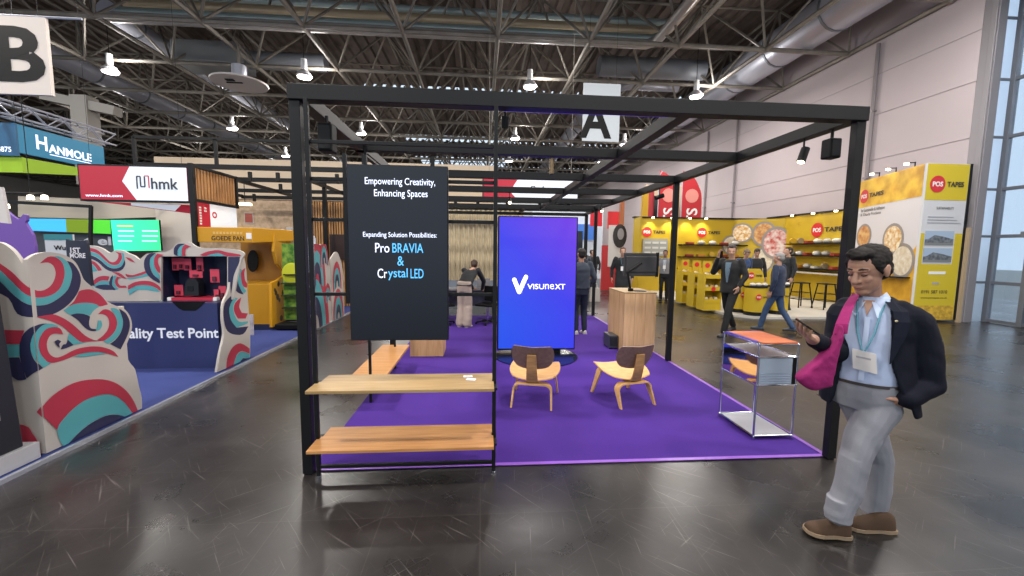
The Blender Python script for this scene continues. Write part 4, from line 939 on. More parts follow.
for k, (px, py, w_, h_, c, lab) in enumerate(((249, 218, 7, 9, '#b45a4c', 'pink and red notice high on the light wooden wall'), (266, 232, 6, 4, '#a04a44', 'small red framed picture on the light wooden wall'), (279, 233, 4, 4, '#3a3a3e', 'small dark picture on the light wooden wall'), (290, 231, 5, 6, '#c9c6c2', 'small white picture on the light wooden wall nearest the frame post'))):
    a, b = at(px-w_/2, py+h_/2, Y=14.43), at(px+w_/2, py-h_/2, Y=14.43)
    t = thing('wall_picture', lab, 'picture', ((a.x+b.x)/2, 14.43, a.z)); bx('frame', mat('pic_frame', '#cfc6b8', .5), (a.x-.03, b.x+.03, 14.42, 14.45, a.z-.03, b.z+.03), t); bx('print', mat('pic%d' % k, c, .5), (a.x, b.x, 14.41, 14.42, a.z, b.z), t)
# black pergola of that booth: frames with spotlights
pg = thing('black_pergola', 'black tube pergola with rows of small spotlights left of the frame', 'pergola', (-6.5, 11, 0))
xs = (-8.4, -1.7); 
for y, z in ((9.8, 3.45), (11.2, 3.4), (12.6, 3.3), (13.8, 3.25)):
    bx('cross_beam', M_black, (-7.6, -2.2, y-.05, y+.05, z-.05, z+.05), pg)
for x in (-7.6, -5.9, -4.1, -2.2): bx('long_beam', M_black, (x-.04, x+.04, 9.8, 13.8, 3.24, 3.32), pg)
for x, y in ((-2.2, 13.8), (-4.1, 11.2)): bx('post', M_black, (x-.045, x+.045, y-.045, y+.045, .03 if y < 12.5 else 0, 3.45), pg)
bx('top_rail', M_black, (-7.6, -4.0, 9.77, 9.83, 4.02, 4.08), pg)
for x in (-7.6, -5.9, -4.1): bx('upright', M_black, (x-.03, x+.03, 9.77, 9.83, 3.45, 4.05), pg)
k = 0
for y, z in ((9.8, 3.35), (11.2, 3.3), (12.6, 3.2)):
    for x in (-6.6, -5.2, -4.6, -3.3):
        s_ = MB().tube([(x, y, z), (x+.02, y-.03, z-.2)], .045, 10).build('spot_head', M_black2, pg, smooth=True); k += 1
for (px, py) in ((255, 182), (281, 175), (247, 195)):
    pass
t = thing('linear_lamp', 'bright flat lamp glowing in front of the light wooden wall', 'lamp', tuple(at(245, 205, Y=11)))
p = at(245, 205, Y=11); MB().lathe([(0, p.z), (.16, p.z), (.14, p.z+.05), (0, p.z+.06)], p.x, p.y, 16).build('bulb', mat('bulb_warm', '#fff3da', .4, emit='#ffe9c0', es=6), t); MB().tube([(p.x, p.y, p.z+.05), (p.x, p.y, 3.4)], .01, 5).build('cord', M_black, t)
# second pergola between text screen and middle
pg = thing('black_pergola', 'black tube pergola in front of the beige curtain and red sign', 'pergola', (0, 11.3, 0))
for y, z in ((11.3, 3.0), (12.0, 2.86), (12.8, 2.8)): bx('cross_beam', M_black, (-1.9, 3.3, y-.045, y+.045, z-.045, z+.045), pg)
for x in (-1.9, 1.2, 3.3): bx('long_beam', M_black, (x-.04, x+.04, 11.3, 12.8, 2.8, 2.87), pg)
for x in (-1.9, 3.3): bx('post', M_black, (x-.045, x+.045, 12.76, 12.84, 0, 2.8), pg)
for x in (-.7, -.1, .7, 1.6, 2.4): MB().tube([(x, 11.3, 2.98), (x, 11.27, 2.78)], .045, 10).build('spot_head', M_black2, pg, smooth=True)
rs = thing('light_box', 'red and white hanging light box seen above the blue screen', 'sign', (1.3, 11.0, 2.95))
bx('frame', M_black, (.02, 2.6, 11.02, 11.12, 2.93, 3.56), rs)
t = MB(); t.box(.05, 2.57, 11.0, 11.02, 2.96, 3.53); t.m(1).prism([(.95, 10.998, 3.53), (2.57, 10.998, 3.53), (2.57, 10.998, 2.96), (1.0, 10.998, 2.96), (.75, 10.998, 3.22)], (0, .001, 0)); t.build('face', [M_rb, M_wb], rs)
text('lettering', 'www.hmk.com', E1, (.35, 10.995, 3.0), width=.5, height=.05, parent=rs, bold=.02, depth=.001)
text('lettering', 'Schmal', mat('print_grey', '#30343c', .5), (1.3, 10.995, 3.2), width=.95, height=.18, parent=rs, bold=.0, depth=.001)
for x in (.2, 2.4): MB().tube([(x, 11.07, 3.56), (x, 11.07, 8.15)], .006, 5).build('wire', M_steel, rs)
# beige curtain
t = MB(); n = 400; x0, x1 = -1.6, 1.35; vs = []
for i in range(n+1):
    x = x0+(x1-x0)*i/n; y = 13.2+.04*math.sin(i*.30)+.015*math.sin(i*.11)
    vs += [(x, y, .02), (x, y, 2.95)]
t.add(vs, [(2*i, 2*i+2, 2*i+3, 2*i+1) for i in range(n)])
cu = t.build('beige_curtain', mat('curtain', '#d2c3a4', .9, spec=.1), smooth=2); put(cu, 'pleated beige curtain behind the bent-over person', 'curtain')
rl = bx('curtain_rail', M_black, (-1.65, 1.4, 13.16, 13.24, 2.95, 3.0)); rl.parent = cu; rl.location = rl.location-cu.location
# desk area behind the carpet with laptops
dk = thing('meeting_desk', 'grey desk the bent-over person works at', 'desk', (-.3, 9.75, 0))
M_gry = mat('desk_grey', '#5d5c62', .6)
bx('top', M_gry, (-1.0, .35, 9.45, 10.1, .72, .75), dk)
for x in (-.95, .3): bx('leg', M_black, (x-.03, x+.03, 9.5, 10.05, .0, .72), dk)
bx('modesty_panel', mat('desk_silver', '#7d7f86', .5, vary=.4, scale=6), (-.95, .3, 9.98, 10.0, .3, .72), dk)
lp = thing('laptop', 'open laptop on the grey desk beside the bent-over person', 'laptop', (.05, 9.7, .75))
bx('keyboard', M_gry, (-.1, .22, 9.6, 9.85, .75, .765), lp); MB().prism([(-.1, 9.85, .765), (.22, 9.85, .765), (.22, 9.93, .98), (-.1, 9.93, .98)], (0, .012, 0)).build('lid', M_gry, lp)
def bar_chair(x, y, rz, label, grp=None):
    t = thing('office_chair', label, 'chair', (x, y, 0), rz, grp)
    MB().box(-.22, .22, -.22, .22, .42, .47).build('seat', M_black2, t, True, bevel=.02); MB().box(-.2, .2, .2, .23, .5, .85).build('backrest', M_black2, t, True, bevel=.015)
    MB().tube([(0, .215, .45), (0, .215, .6)], .02, 8).build('back_bracket', M_black2, t, True); MB().cyl(0, 0, .08, .42, .025, 10).build('column', M_chrome, t, True)
    for k in range(5):
        a = 2*PI*k/5; MB().tube([(0, 0, .08), (.26*math.cos(a), .26*math.sin(a), .05)], .018, 8).build('base_arm', M_black2, t, True); MB().sphere((.26*math.cos(a), .26*math.sin(a), .026), .026, 8, 6).build('castor', M_black2, t, True)
    return t
bar_chair(-.85, 9.1, .4, 'black swivel chair left of the bent-over person'); bar_chair(.15, 9.15, -.5, 'black swivel chair right of the bent-over person beside the middle post')
# grey rear partition of the meeting area
put(bx('glass_partition', mat('partition_glass', '#8b95a0', .25, .2), (-1.4, .5, 12.9, 12.93, .0, .7)), 'low grey partition in front of the beige curtain', 'partition')

# far booths glimpsed to the right of the blue screen
def fbox(name, label, cat, b, c, rough=.6, em=0):
    o = put(bx(name, mat(name+'_'+c.strip('#'), c, rough, emit=c if em else None, es=em), b), label, cat)
    if b[4] > .5: bx('post', M_black, ((b[0]+b[1])/2-.03, (b[0]+b[1])/2+.03, b[3], b[3]+.05, 0, b[5]-.1), o)
    return o
fbox('far_panel', 'dark blue grey panel behind the man with his back turned', 'panel', (2.9, 3.25, 13, 13.1, 0, 2.3), '#2f3640')
fbox('far_panel', 'tall white lit wall panel far back right of the blue screen', 'panel', (3.0, 7.2, 24, 24.2, 0, 4.2), '#c3ccd6', .5, .25)
fbox('far_panel', 'blue lit sign far back behind the crowd', 'sign', (5.55, 6.7, 23.8, 24, 2.3, 3.2), '#3b6fc0', .5, .4)
fbox('far_panel', 'small red square sign far back above the crowd', 'sign', (5.5, 6.1, 20.5, 20.6, 2.9, 3.9), '#c02030', .5, .25)
fbox('far_panel', 'red sign beside the round dark graphic far back', 'sign', (5.9, 6.5, 18.9, 19, 2.7, 3.5), '#c42a2e', .5, .2)
fbox('far_panel', 'large white booth wall far behind the left crowd', 'wall panel', (-2.4, 5.2, 32, 32.2, 0, 5.5), '#a8aeb4', .6)
fbox('far_panel', 'orange brown column beside the yellow pillar far back', 'column', (6.25, 6.42, 18.2, 18.4, 0, 4.3), '#9a5a34')
fbox('yellow_pillar', 'tall yellow pillar at the left end of the yellow booth', 'pillar', (6.75, 6.98, 16.9, 17.1, 0, 4.2), '#c59a1c')
fbox('far_panel', 'red and white striped panel behind the yellow pillar', 'panel', (7.1, 7.6, 17.8, 17.9, 0, 4.4), '#a83038')
fbox('far_panel', 'dark doorway panel above the yellow booth wall', 'panel', (7.7, 8.3, 18.4, 18.5, 0, 4.2), '#3b3f42')
fbox('far_panel', 'second dark panel above the yellow wall beside the red banners', 'panel', (8.5, 8.9, 18.4, 18.5, 0, 4.2), '#34383b')
fbox('far_panel', 'cream lit fascia above the yellow booth wall', 'fascia', (7.5, 9.9, 18.55, 18.7, 0, 4.7), '#cbb79a', .6, .12)
gx = thing('graphic_totem', 'tall red and white totem with a dark round graphic far back', 'totem', (5.45, 17, 0))
bx('body', mat('totem_red', '#b5282e', .5), (5.1, 5.95, 17, 17.1, 0, 1.9), gx); bx('white_field', mat('totem_white', '#c8c4c2', .5), (5.35, 6.0, 16.98, 17, 1.0, 2.75), gx)
MB().prism([(5.83+.30*math.cos(a*PI/10), 16.96, 2.3+.5*math.sin(a*PI/10)) for a in range(20)], (0, .02, 0)).build('round_graphic', mat('graphic_dark', '#2e2a2c', .5, vary=.6, scale=6), gx)
MB().prism([(5.86+.14*math.cos(a*PI/10), 16.95, 2.38+.24*math.sin(a*PI/10)) for a in range(20)], (0, .01, 0)).build('graphic_centre', mat('graphic_pale', '#8f8a8c', .5), gx)
for k, x in enumerate((7.7, 8.75)):
    fl = thing('feather_flag', ('left' if k == 0 else 'right')+' red feather banner with white lettering above the yellow booth', 'flag', (x, 17.5, 0), 0, 'red feather banners above the yellow booth')
    P3 = [(x-.02, 1.0), (x+.85, 1.0), (x+.88, 3.8), (x+.72, 4.5), (x+.4, 4.95), (x-.02, 5.15)]
    MB().prism([(a, 17.5, b) for a, b in [tuple(q) for q in smoothp(P3, 3)]], (0, .015, 0)).build('cloth', mat('flag_red', '#b3252d', .6), fl)
    MB().tube([(x-.04, 17.5, 0), (x-.04, 17.5, 4.9), (x+.1, 17.5, 5.15)], .02, 8).build('pole', M_zinc, fl)
    text('lettering', 'TS', M_white, (x+.45, 17.49, 3.2), height=.5, width=.75, parent=fl, bold=.02, depth=.002, tilt=PI/2, center=True)
    MB().prism([(x+.42+.3*math.cos(a*PI/8), 17.49, 4.1+.3*math.sin(a*PI/8)) for a in range(16)], (0, .005, 0)).build('emblem', mat('flag_pink', '#d68a80', .6), fl)
    MB().cyl(x-.04, 17.5, 0, .04, .25, 16).build('base', M_black, fl)

# ---------------------------------------------------------------- the yellow tape booth
M_py = mat('booth_yellow', '#bd9f1c', .5); M_pd = mat('booth_amber', '#b3921a', .5, col2='#c4a522', scale=1.2)
pb = thing('booth_platform', 'white platform of the yellow tape booth', 'platform', (9, 13, 0))
t = MB(); t.prism([(6.5, 16.2, 0), (6.5, 10.6, 0), (6.6, 10.1, 0), (6.95, 9.8, 0), (7.4, 9.72, 0), (11.4, 9.72, 0), (11.95, 9.3, 0), (11.95, 16.2, 0)], (0, 0, .06)); t.build('deck', mat('platform_white', '#bdb8ae', .5), pb)
bw = thing('booth_wall', 'yellow back wall of the tape booth with round product pictures', 'wall panel', (9, 16.2, .06))
HB = 3.0
bx('back_panel', M_py, (6.15, 11.7, 16.2, 16.3, .06, HB), bw)
bx('side_panel', M_pd, (11.72, 11.82, 11.9, 16.2, .06, HB+.05), bw)
bx('left_return', M_py, (6.15, 6.22, 15.6, 16.2, .06, HB), bw)
bx('top_rail', M_black, (6.1, 11.7, 16.12, 16.34, HB, HB+.06), bw); bx('top_rail', M_black, (11.66, 11.86, 11.9, 16.1, HB+.05, HB+.11), bw)
# oblique tall wall and front panel
def ob(u, z, off=0):      # u metres along oblique wall from the front corner, normal towards the camera side
    d = Vector((.82, 2.56, 0)).normalized(); n = Vector((-d.y, d.x, 0)); return Vector((10.68, 9.32, z))+d*u+n*off
tw = thing('tall_booth_wall', 'tall white and yellow oblique wall with round pictures behind the walking man', 'wall panel', (11.1, 10.5, .06))
t = MB(); t.prism([ob(0, .06), ob(2.69, .06), ob(2.69, 3.85), ob(0, 3.87)], (.06, -.02, 0)); t.build('panel', mat('panel_white', '#cfccd0', .5), tw)
t = MB(); t.prism([ob(0, 3.1, .003), ob(2.69, 3.05, .003), ob(2.69, 3.85, .003), ob(0, 3.87, .003)], ob(0, 0, .001)-ob(0, 0)); 
t.build('yellow_band', mat('band_amber', '#b9871a', .5, col2='#e2bb3a', scale=2.2), tw)
t = MB(); t.prism([ob(0, .06, .003), ob(0, 1.9, .003), ob(.35, 1.5, .003), ob(1.0, 1.15, .003), ob(2.69, .95, .003), ob(2.69, .06, .003)], ob(0, 0, .001)-ob(0, 0)); t.build('lower_field', mat('field_amber', '#c08a1e', .5, col2='#dba92c', scale=3), tw)
MB().prism([ob(.1, 1.08, .0), ob(2.6, 1.08, .0), ob(2.6, 1.08, .3), ob(.1, 1.08, .3)], (0, 0, .03)).build('shelf', M_black, tw)
AZ = math.atan2(-2.56, -.82)
def disc3(c, n, r, m, parent, name, k=24, th=.003, ry=None):
    n = Vector(n).normalized(); u = Vector((0, 0, 1)); s = n.cross(u); c = Vector(c)
    return MB().prism([c+s*r*math.cos(2*PI*i/k)+u*(ry or r)*math.sin(2*PI*i/k) for i in range(k)], n*th).build(name, m, parent)
ON = ob(0, 0, 1)-ob(0, 0)
M_ring = mat('ring_grey', '#8e8782', .5); M_posr = mat('pos_red', '#c8232c', .4)
def pos_logo(parent, c, n, r, az, dark='#33302c', tl=2.6):
    disc3(c, n, r, M_posr, parent, 'logo_disc'); n = Vector(n).normalized(); c = Vector(c)+n*.006
    text('lettering', 'POS', M_white, c, rz=az, width=r*1.35, height=r*.6, parent=parent, center=True, bold=.03, depth=.002)
    rt = Vector((math.cos(az), math.sin(az), 0))
    text('lettering', 'TAPES', mat('print_dark', dark, .5), c+rt*r*1.25+Vector((0, 0, -r*.3)), rz=az, width=r*tl, height=r*.62, parent=parent, bold=.03, depth=.002)
M_foods = [mat('photo_a', '#b06a3a', .5, col2='#d8b070', scale=7), mat('photo_b', '#c9b89a', .5, col2='#e0d8c8', scale=9), mat('photo_c', '#b8463a', .5, col2='#dfd2cc', scale=6), mat('photo_d', '#c8903a', .5, col2='#ece2c8', scale=10)]
def hitp(px, py, p0, n):
    r = FW + RT*((px-512)/FPX) + UP*((288-py)/FPX); return CAM+r*((Vector(p0)-CAM).dot(n)/r.dot(n))
for px, py, r, mf in ((864, 236, .36, 0), (893, 239, .42, 3), (902, 261, .46, 1)):
    q = hitp(px, py, ob(0, 0), ON); u = (q-ob(0, 0)).dot(Vector((.82, 2.56, 0)).normalized()); z = q.z
    disc3(ob(u, z, .004+.002*(mf % 2)), ON, r, M_ring, tw, 'picture_ring'); disc3(ob(u, z, .009+.002*(mf % 2)), ON, r*.82, M_foods[mf], tw, 'picture')
az_o = math.atan2(-ON.x*-1, -ON.y)  # placeholder, replaced below
az_o = math.atan2(ON.x, -ON.y)
pos_logo(tw, ob(2.35, 3.38, .008), ON, .2, az_o, tl=3.2)
for i, (u, z, w_, s_) in enumerate(((2.45, 2.92, 1.1, 'for Sustainable & Adhesive'), (2.45, 2.78, .95, '& Clearly Products'))):
    text('lettering', s_, mat('print_dark', '#33302c', .5), ob(u, z, .01), rz=az_o, width=w_*1.0, height=.1, parent=tw, bold=.0, depth=.001)
fp = thing('front_booth_panel', 'tall yellow end panel with two building photos beside the window column', 'panel', (11.3, 9.3, 0))
bx('panel', mat('panel_pale', '#c8c9cc', .5), (10.68, 11.8, 9.26, 9.32, .06, 3.87), fp); bx('edge', M_black, (11.8, 11.88, 9.26, 9.34, .06, 3.88), fp)
bx('yellow_top', mat('panel_yellow', '#c9b327', .5), (10.69, 11.79, 9.255, 9.26, 3.0, 3.86), fp); bx('yellow_bottom', mat('panel_yellow', '#c9b327', .5), (10.69, 11.79, 9.255, 9.26, .35, 1.45), fp)
bx('yellow_side', mat('panel_yellow', '#c9b327', .5), (10.69, 10.78, 9.254, 9.26, 1.45, 2.2), fp); bx('yellow_side', mat('panel_yellow', '#c9b327', .5), (11.6, 11.79, 9.254, 9.26, 1.45, 2.2), fp)
bx('wheat_foot', mat('wheat', '#a8852c', .6, col2='#d8b23a', scale=12), (10.69, 11.79, 9.253, 9.26, .06, .42), fp)
for z in (1.92, 1.5):
    t = MB().box(10.8, 11.56, 9.248, 9.254, z, z+.34); t.m(1).prism([(10.8, 9.247, z+.05), (11.56, 9.247, z+.05), (11.56, 9.247, z+.14), (11.3, 9.247, z+.2), (11.05, 9.247, z+.24), (10.9, 9.247, z+.15), (10.8, 9.247, z+.13)], (0, .001, 0)).m(2).box(10.8, 11.56, 9.2465, 9.247, z, z+.05)
    t.build('building_photo', [mat('photo_sky', '#9fb2c8', .5), mat('photo_building', '#4a4f55', .5, col2='#7d838a', scale=14), mat('photo_ground', '#7a7d7c', .5)], fp)
pos_logo(fp, (10.98, 9.25, 3.38), (0, -1, 0), .2, 0, tl=2.2)
M_pg = mat('print_dark', '#33302c')
text('lettering', '0191 587 1010', M_pg, (10.85, 9.25, .72), width=.7, height=.085, parent=fp, bold=.01, depth=.001); text('lettering', 'www.postapes.co.uk', M_pg, (10.85, 9.25, .58), width=.72, height=.06, parent=fp, depth=.001)
text('lettering', 'SUSTAINABILITY', M_pg, (11.02, 9.25, 2.78), width=.46, height=.06, parent=fp, depth=.001)
t = MB()
for i in range(3): t.box(10.82, 11.7-.1*i, 9.25, 9.255, 2.45+i*.07, 2.465+i*.07)
t.m(1).box(11.0, 11.45, 9.25, 9.255, 1.2, 1.27).m(0).box(11.12, 11.3, 9.25, 9.255, .95, 1.0)
t.build('small_print', [mat('small_print', '#9a9ca4', .6), M_white], fp)
put(bx('timber_board', mat('ply_edge', '#a89478', .7), (11.88, 11.95, 9.2, 9.3, .0, 2.35)), 'narrow timber board leaning beside the yellow end panel', 'board')
# back wall logos and discs
pos_logo(bw, at(647, 232, Y=16.18), (0, -1, 0), .2, 0); pos_logo(bw, at(702, 232.5, Y=16.18), (0, -1, 0), .2, 0)
pos_logo(bw, at(817, 230, X=11.7), (-1, 0, 0), .25, -PI/2, tl=3.4)
DP, DN = Vector((10.35, 16.19, 0)), Vector((-.62, -.78, 0)).normalized()
bx2 = MB().prism([(10.35, 16.19, .06), (11.71, 15.1, .06), (11.71, 15.1, HB-.005), (10.35, 16.19, HB-.005)], (.02, .02, 0)).build('corner_panel', M_py, bw)
for i_, (px, py, rx, ry, mf) in enumerate(((731, 245, .40, .40, 1), (742, 233, .40, .40, 3), (763, 260, .38, .50, 1), (764, 234, .42, .50, 0), (776, 243, .50, .64, 2))):
    c = hitp(px, py, DP, DN)+DN*(.012*i_+.02) if px > 738 else at(px, py, Y=16.16-.012*i_); n = DN if px > 738 else Vector((0, -1, 0))
    disc3(c, n, rx, M_ring, bw, 'picture_ring', ry=ry); disc3(Vector(c)+n*.004, n, rx*.83, M_foods[mf], bw, 'picture', ry=ry*.83)
# strip downlights along the top
for px, py, X in ((653, 222, 0), (672, 222, 0), (690, 222, 0), (706, 222, 0), (792, 216.5, 1), (813, 214.5, 1), (836, 210.5, 1)):
    p = at(px, py, Y=15.9) if not X else at(px, py, X=11.5)
    p.z = HB-.02 if not X else HB+.03
    t = thing('downlight', '', 'lamp', tuple(p), 0, 'small downlights along the top of the yellow booth wall'); t['label'] = {653: 'leftmost small downlight on the yellow back wall', 672: 'second small downlight from the left on the yellow back wall', 690: 'small downlight of the yellow back wall just right of the middle frame post', 706: 'rightmost small downlight on the yellow back wall', 792: 'farthest small downlight on the side wall of the yellow booth', 813: 'middle small downlight on the side wall of the yellow booth', 836: 'small downlight on the side wall next to the right frame post'}[px]
    MB().cyl(p.x, p.y, p.z, p.z+.04, .05, 12).build('lens', mat('lens_hot', '#fff6da', .4, emit='#fff0c0', es=14), t)
    MB().obox((p.x, p.y, p.z+.05), (p.x, 16.2, p.z+.05) if not X else (11.74, p.y, p.z+.05), .03, .02).build('arm', M_black, t)
    lamp('booth_downlight', 'SPOT', (p.x, p.y, p.z-.03), 38, (1, .88, .6), .04, (math.radians(28), 0, 0) if not X else (0, math.radians(-24), 0) if False else (0, math.radians(24), 0), math.radians(95), .8)
for u, lb_ in ((.4, 'nearest the window'), (1.1, 'middle one'), (1.8, 'nearest the frame post')):
    q = ob(u, 3.92, .15); t = thing('downlight', 'small downlight on the tall white and yellow wall, '+lb_, 'lamp', tuple(q), 0, 'small downlights on the tall oblique wall')
    MB().cyl(q.x, q.y, q.z, q.z+.04, .05, 12).build('lens', mat('lens_hot', '#fff6da'), t); MB().obox(q+Vector((0, 0, .05)), ob(u, 3.97, -.03), .03, .02).obox(ob(u, 3.99, -.03), ob(u, 3.8, -.03), .02, .02, up=(1, 0, 0)).build('arm', M_black, t)
    lamp('booth_downlight', 'SPOT', (q.x, q.y, q.z-.03), 30, (1, .9, .68), .04, (0, math.radians(18), 0), math.radians(95), .8)
# wall shelves with tape rolls and bags
ORD = ('first', 'second', 'third', 'fourth', 'fifth', 'sixth')
def goods(p, n, kinds, dx, lab):
    for i in range(n):
        q = Vector(p)+Vector(dx)*i; k = kinds[i % len(kinds)]
        if k == 'roll': o = MB().tube([q+Vector((0, 0, .1)), q+Vector((.02, .09, .1))], .1, 14).build('tape_roll', mat('roll_%d' % (i % 3), ('#b03a30', '#8a7a60', '#c8a030')[i % 3], .4), smooth=True)
        elif k == 'bag': o = MB().sphere(q+Vector((0, 0, .075)), (.17, .1, .085), 10, 6).build('goods_bag', mat('bag_%d' % (i % 2), ('#c9c4bc', '#a8a49c')[i % 2], .35), smooth=True)
        else: o = MB().box(q.x-.15, q.x+.15, q.y-.08, q.y+.08, q.z, q.z+.09).build('goods_box', mat('box_%d' % (i % 3), ('#8b2a22', '#c07a28', '#b8b0a0')[i % 3], .5), bevel=.01)
        put(o, {'roll': 'tape roll', 'bag': 'wrapped bundle', 'box': 'flat pack'}[k]+', '+ORD[i]+(' from the left' if dx[0] else ' from the aisle end')+' on the '+lab.split(' on the ')[1], {'roll': 'tape roll', 'bag': 'bag', 'box': 'box'}[k], lab)
for lev, z in enumerate((1.97, 1.48, 1.02)):
    put(bx('wall_shelf', M_black, (8.0, 11.1, 15.85, 16.2, z-.04, z)), ('top', 'middle', 'lower')[lev]+' black shelf on the yellow back wall behind the tape stands', 'shelf')
    goods((8.4, 16.0, z), 6, ('box', 'bag', 'bag') if lev == 0 else ('box', 'box', 'roll'), (.48, 0, 0), 'packed goods on the %s shelf of the yellow back wall' % ('top', 'middle', 'lower')[lev])
for lev, z in enumerate((2.02, 1.6, 1.15)):
    put(bx('wall_shelf', M_black, (11.4, 11.72, 12.3, 14.7, z-.04, z)), ('top', 'middle', 'lower')[lev]+' black shelf on the amber side wall above the bar stools', 'shelf')
    goods((11.56, 12.55, z), 6, (('roll', 'roll', 'box', 'bag', 'bag', 'bag'), ('bag', 'bag', 'box', 'bag', 'bag', 'box'), ('box', 'box', 'bag', 'box', 'roll', 'box'))[lev][::-1], (0, .38, 0), 'samples lying on the %s shelf of the amber side wall' % ('top', 'middle', 'lower')[lev])
put(bx('high_counter', mat('counter_pale', '#b8b2a8', .4), (11.2, 11.72, 11.95, 14.9, .98, 1.02)), 'long narrow pale counter under the side wall shelves', 'counter')
# grey sample board on the left of the back wall
sbd = thing('sample_board', 'pale grey board with rows of samples on the left of the yellow wall', 'sample board', (6.9, 16.15, 1.5))
a, b = at(642, 256, Y=16.15), at(668, 239, Y=16.15)
bx('board', mat('sample_grey', '#9a9c9a', .5), (a.x, b.x, 16.12, 16.18, a.z, b.z), sbd); t = MB()
for i in range(3):
    for j in range(3): t.box(a.x+.08+i*.32, a.x+.33+i*.32, 16.11, 16.12, b.z-.2-j*.2, b.z-.12-j*.2)
t.build('samples', mat('sample_pale', '#c8cac8', .4), sbd)
# slim yellow display stands
def tape_stand(x, y, lab):
    t = thing('tape_stand', lab, 'display stand', (x, y, .06), 0, 'yellow card tape stands along the aisle edge')
    for s in (-.24, .24): bx('side_panel', M_py, (x+s-.01, x+s+.01, y-.2, y+.2, .06, 1.08), t)
    bx('back_panel', M_py, (x-.23, x+.23, y+.18, y+.2, .06, 1.2), t); bx('header', M_py, (x-.13, x+.13, y+.16, y+.18, 1.1, 1.42), t)
    for i in range(3): bx('tray', M_py, (x-.23, x+.23, y-.19, y+.18, .29+i*.34, .33+i*.34), t); bx('tray_lip', M_py, (x-.23, x+.23, y-.21, y-.19, .27+i*.34, .38+i*.34), t)
    bx('base', M_py, (x-.23, x+.23, y-.2, y+.18, .06, .3), t)
    disc3((x, y+.155, 1.3), (0, -1, 0), .07, M_posr, t, 'logo_disc'); disc3((x-.0, y-.212, .66), (0, -1, 0), .06, M_posr, t, 'logo_disc')
    return t
for (px, py, lab) in ((689, 303, 'yellow card tape stand nearest the middle frame post'), (701, 307, 'middle one of the three yellow card tape stands'), (712, 310.5, 'yellow card tape stand just left of the man on the phone')):
    p = at(px, py, Z=.06); s = tape_stand(p.x, p.y+.2, lab)
    for i in range(3):
        for j in range(3): put(MB().tube([(p.x-.14+.14*j, p.y+.08, .38+i*.34), (p.x-.14+.14*j, p.y+.18, .38+i*.34)], .05, 10).build('tape_roll', mat('roll_c%d' % (j % 2), ('#c8bfa8', '#b89a60')[j % 2], .4), smooth=True), ('left', 'middle', 'right')[j]+' tape roll in the '+('lower', 'middle', 'upper')[i]+' tray of the '+{689: 'left', 701: 'middle', 712: 'right'}[px]+' yellow card stand', 'tape roll', 'tape rolls in the yellow card stands')
# two cylindrical display tubs and the square box
def tub(px, lab, r=.26, yy=10.1):
    x = at(px, 300, Y=yy).x
    t = thing('display_tub', lab, 'display tub', (x, yy, .06), 0, 'yellow oval display tubs')
    MB().lathe([(0, .16), (r, .16), (r, .78), (0, .79)], x, yy, 24).build('drum', M_py, t, smooth=True)
    MB().lathe([(0, .06), (r-.01, .06), (r-.01, .16), (0, .16)], x, yy, 24).build('plinth', M_black, t, smooth=True)
    MB().lathe([(0, .78), (r+.01, .78), (r+.01, .82), (0, .82)], x, yy, 24).build('rim', M_black, t, smooth=True)
    n = 14; pts = [(x-r+.02, yy+.1, .82), (x+r-.02, yy+.1, .82), (x+r-.02, yy+.1, 1.16), (x+r*.6, yy+.1, 1.26), (x-r*.6, yy+.1, 1.26), (x-r+.02, yy+.1, 1.16)]
    MB().prism(pts, (0, .02, 0)).build('header', M_py, t)
    pos_logo(t, (x-r*.3, yy+.095, 1.08), (0, -1, 0), .085, 0, tl=2.2); pos_logo(t, (x-r*.35, yy-r-.004, .55), (0, -1, 0), .075, 0, tl=2)
    for j in range(3): put(MB().sphere((x-.16+.16*j, yy-.1, .865), (.08, .07, .045), 8, 6).build('goods_bag', mat('bag_0', '#c9c4bc')), ('left', 'middle', 'right')[j]+' wrapped sample in the '+{740: 'left', 755: 'middle', 777: 'right'}[px]+' yellow display tub', 'bag', 'wrapped samples in the yellow display tubs')
    return t
tub(740, 'yellow display tub behind the man on the phone', yy=10.6); tub(755, 'yellow display tub between the two walking men', yy=10.05); tub(777, 'yellow display tub behind the grey-haired man', yy=10.3)
# bar stools at the amber wall
def stool(x, y, lab):
    t = thing('bar_stool', lab, 'stool', (x, y, .06), 0, 'black metal bar stools at the tape booth'); h = .75
    MB().box(-.17, .17, -.17, .17, h-.03, h).build('seat', M_black2, t, True, bevel=.02)
    for a in (-1, 1):
        for b in (-1, 1): MB().tube([(a*.14, b*.14, h-.03), (a*.22, b*.22, 0)], .017, 8).build('leg', M_black2, t, True)
    for z, q in ((.25, .195), (.45, .174)):
        for c in (((-q, -q), (q, -q)), ((q, -q), (q, q)), ((q, q), (-q, q)), ((-q, q), (-q, -q))): MB().tube([(*c[0], z), (*c[1], z)], .01, 6).build('foot_rail', M_black2, t, True)
    return t
for px, yy, lab in ((800, 11.5, 'black metal bar stool partly hidden by the grey-haired man'), (825, 11.1, 'black metal bar stool nearest the front right frame post'), (849, 11.2, 'black metal bar stool just behind the right frame post')):
    stool(at(px, 300, Y=yy).x, yy, lab)
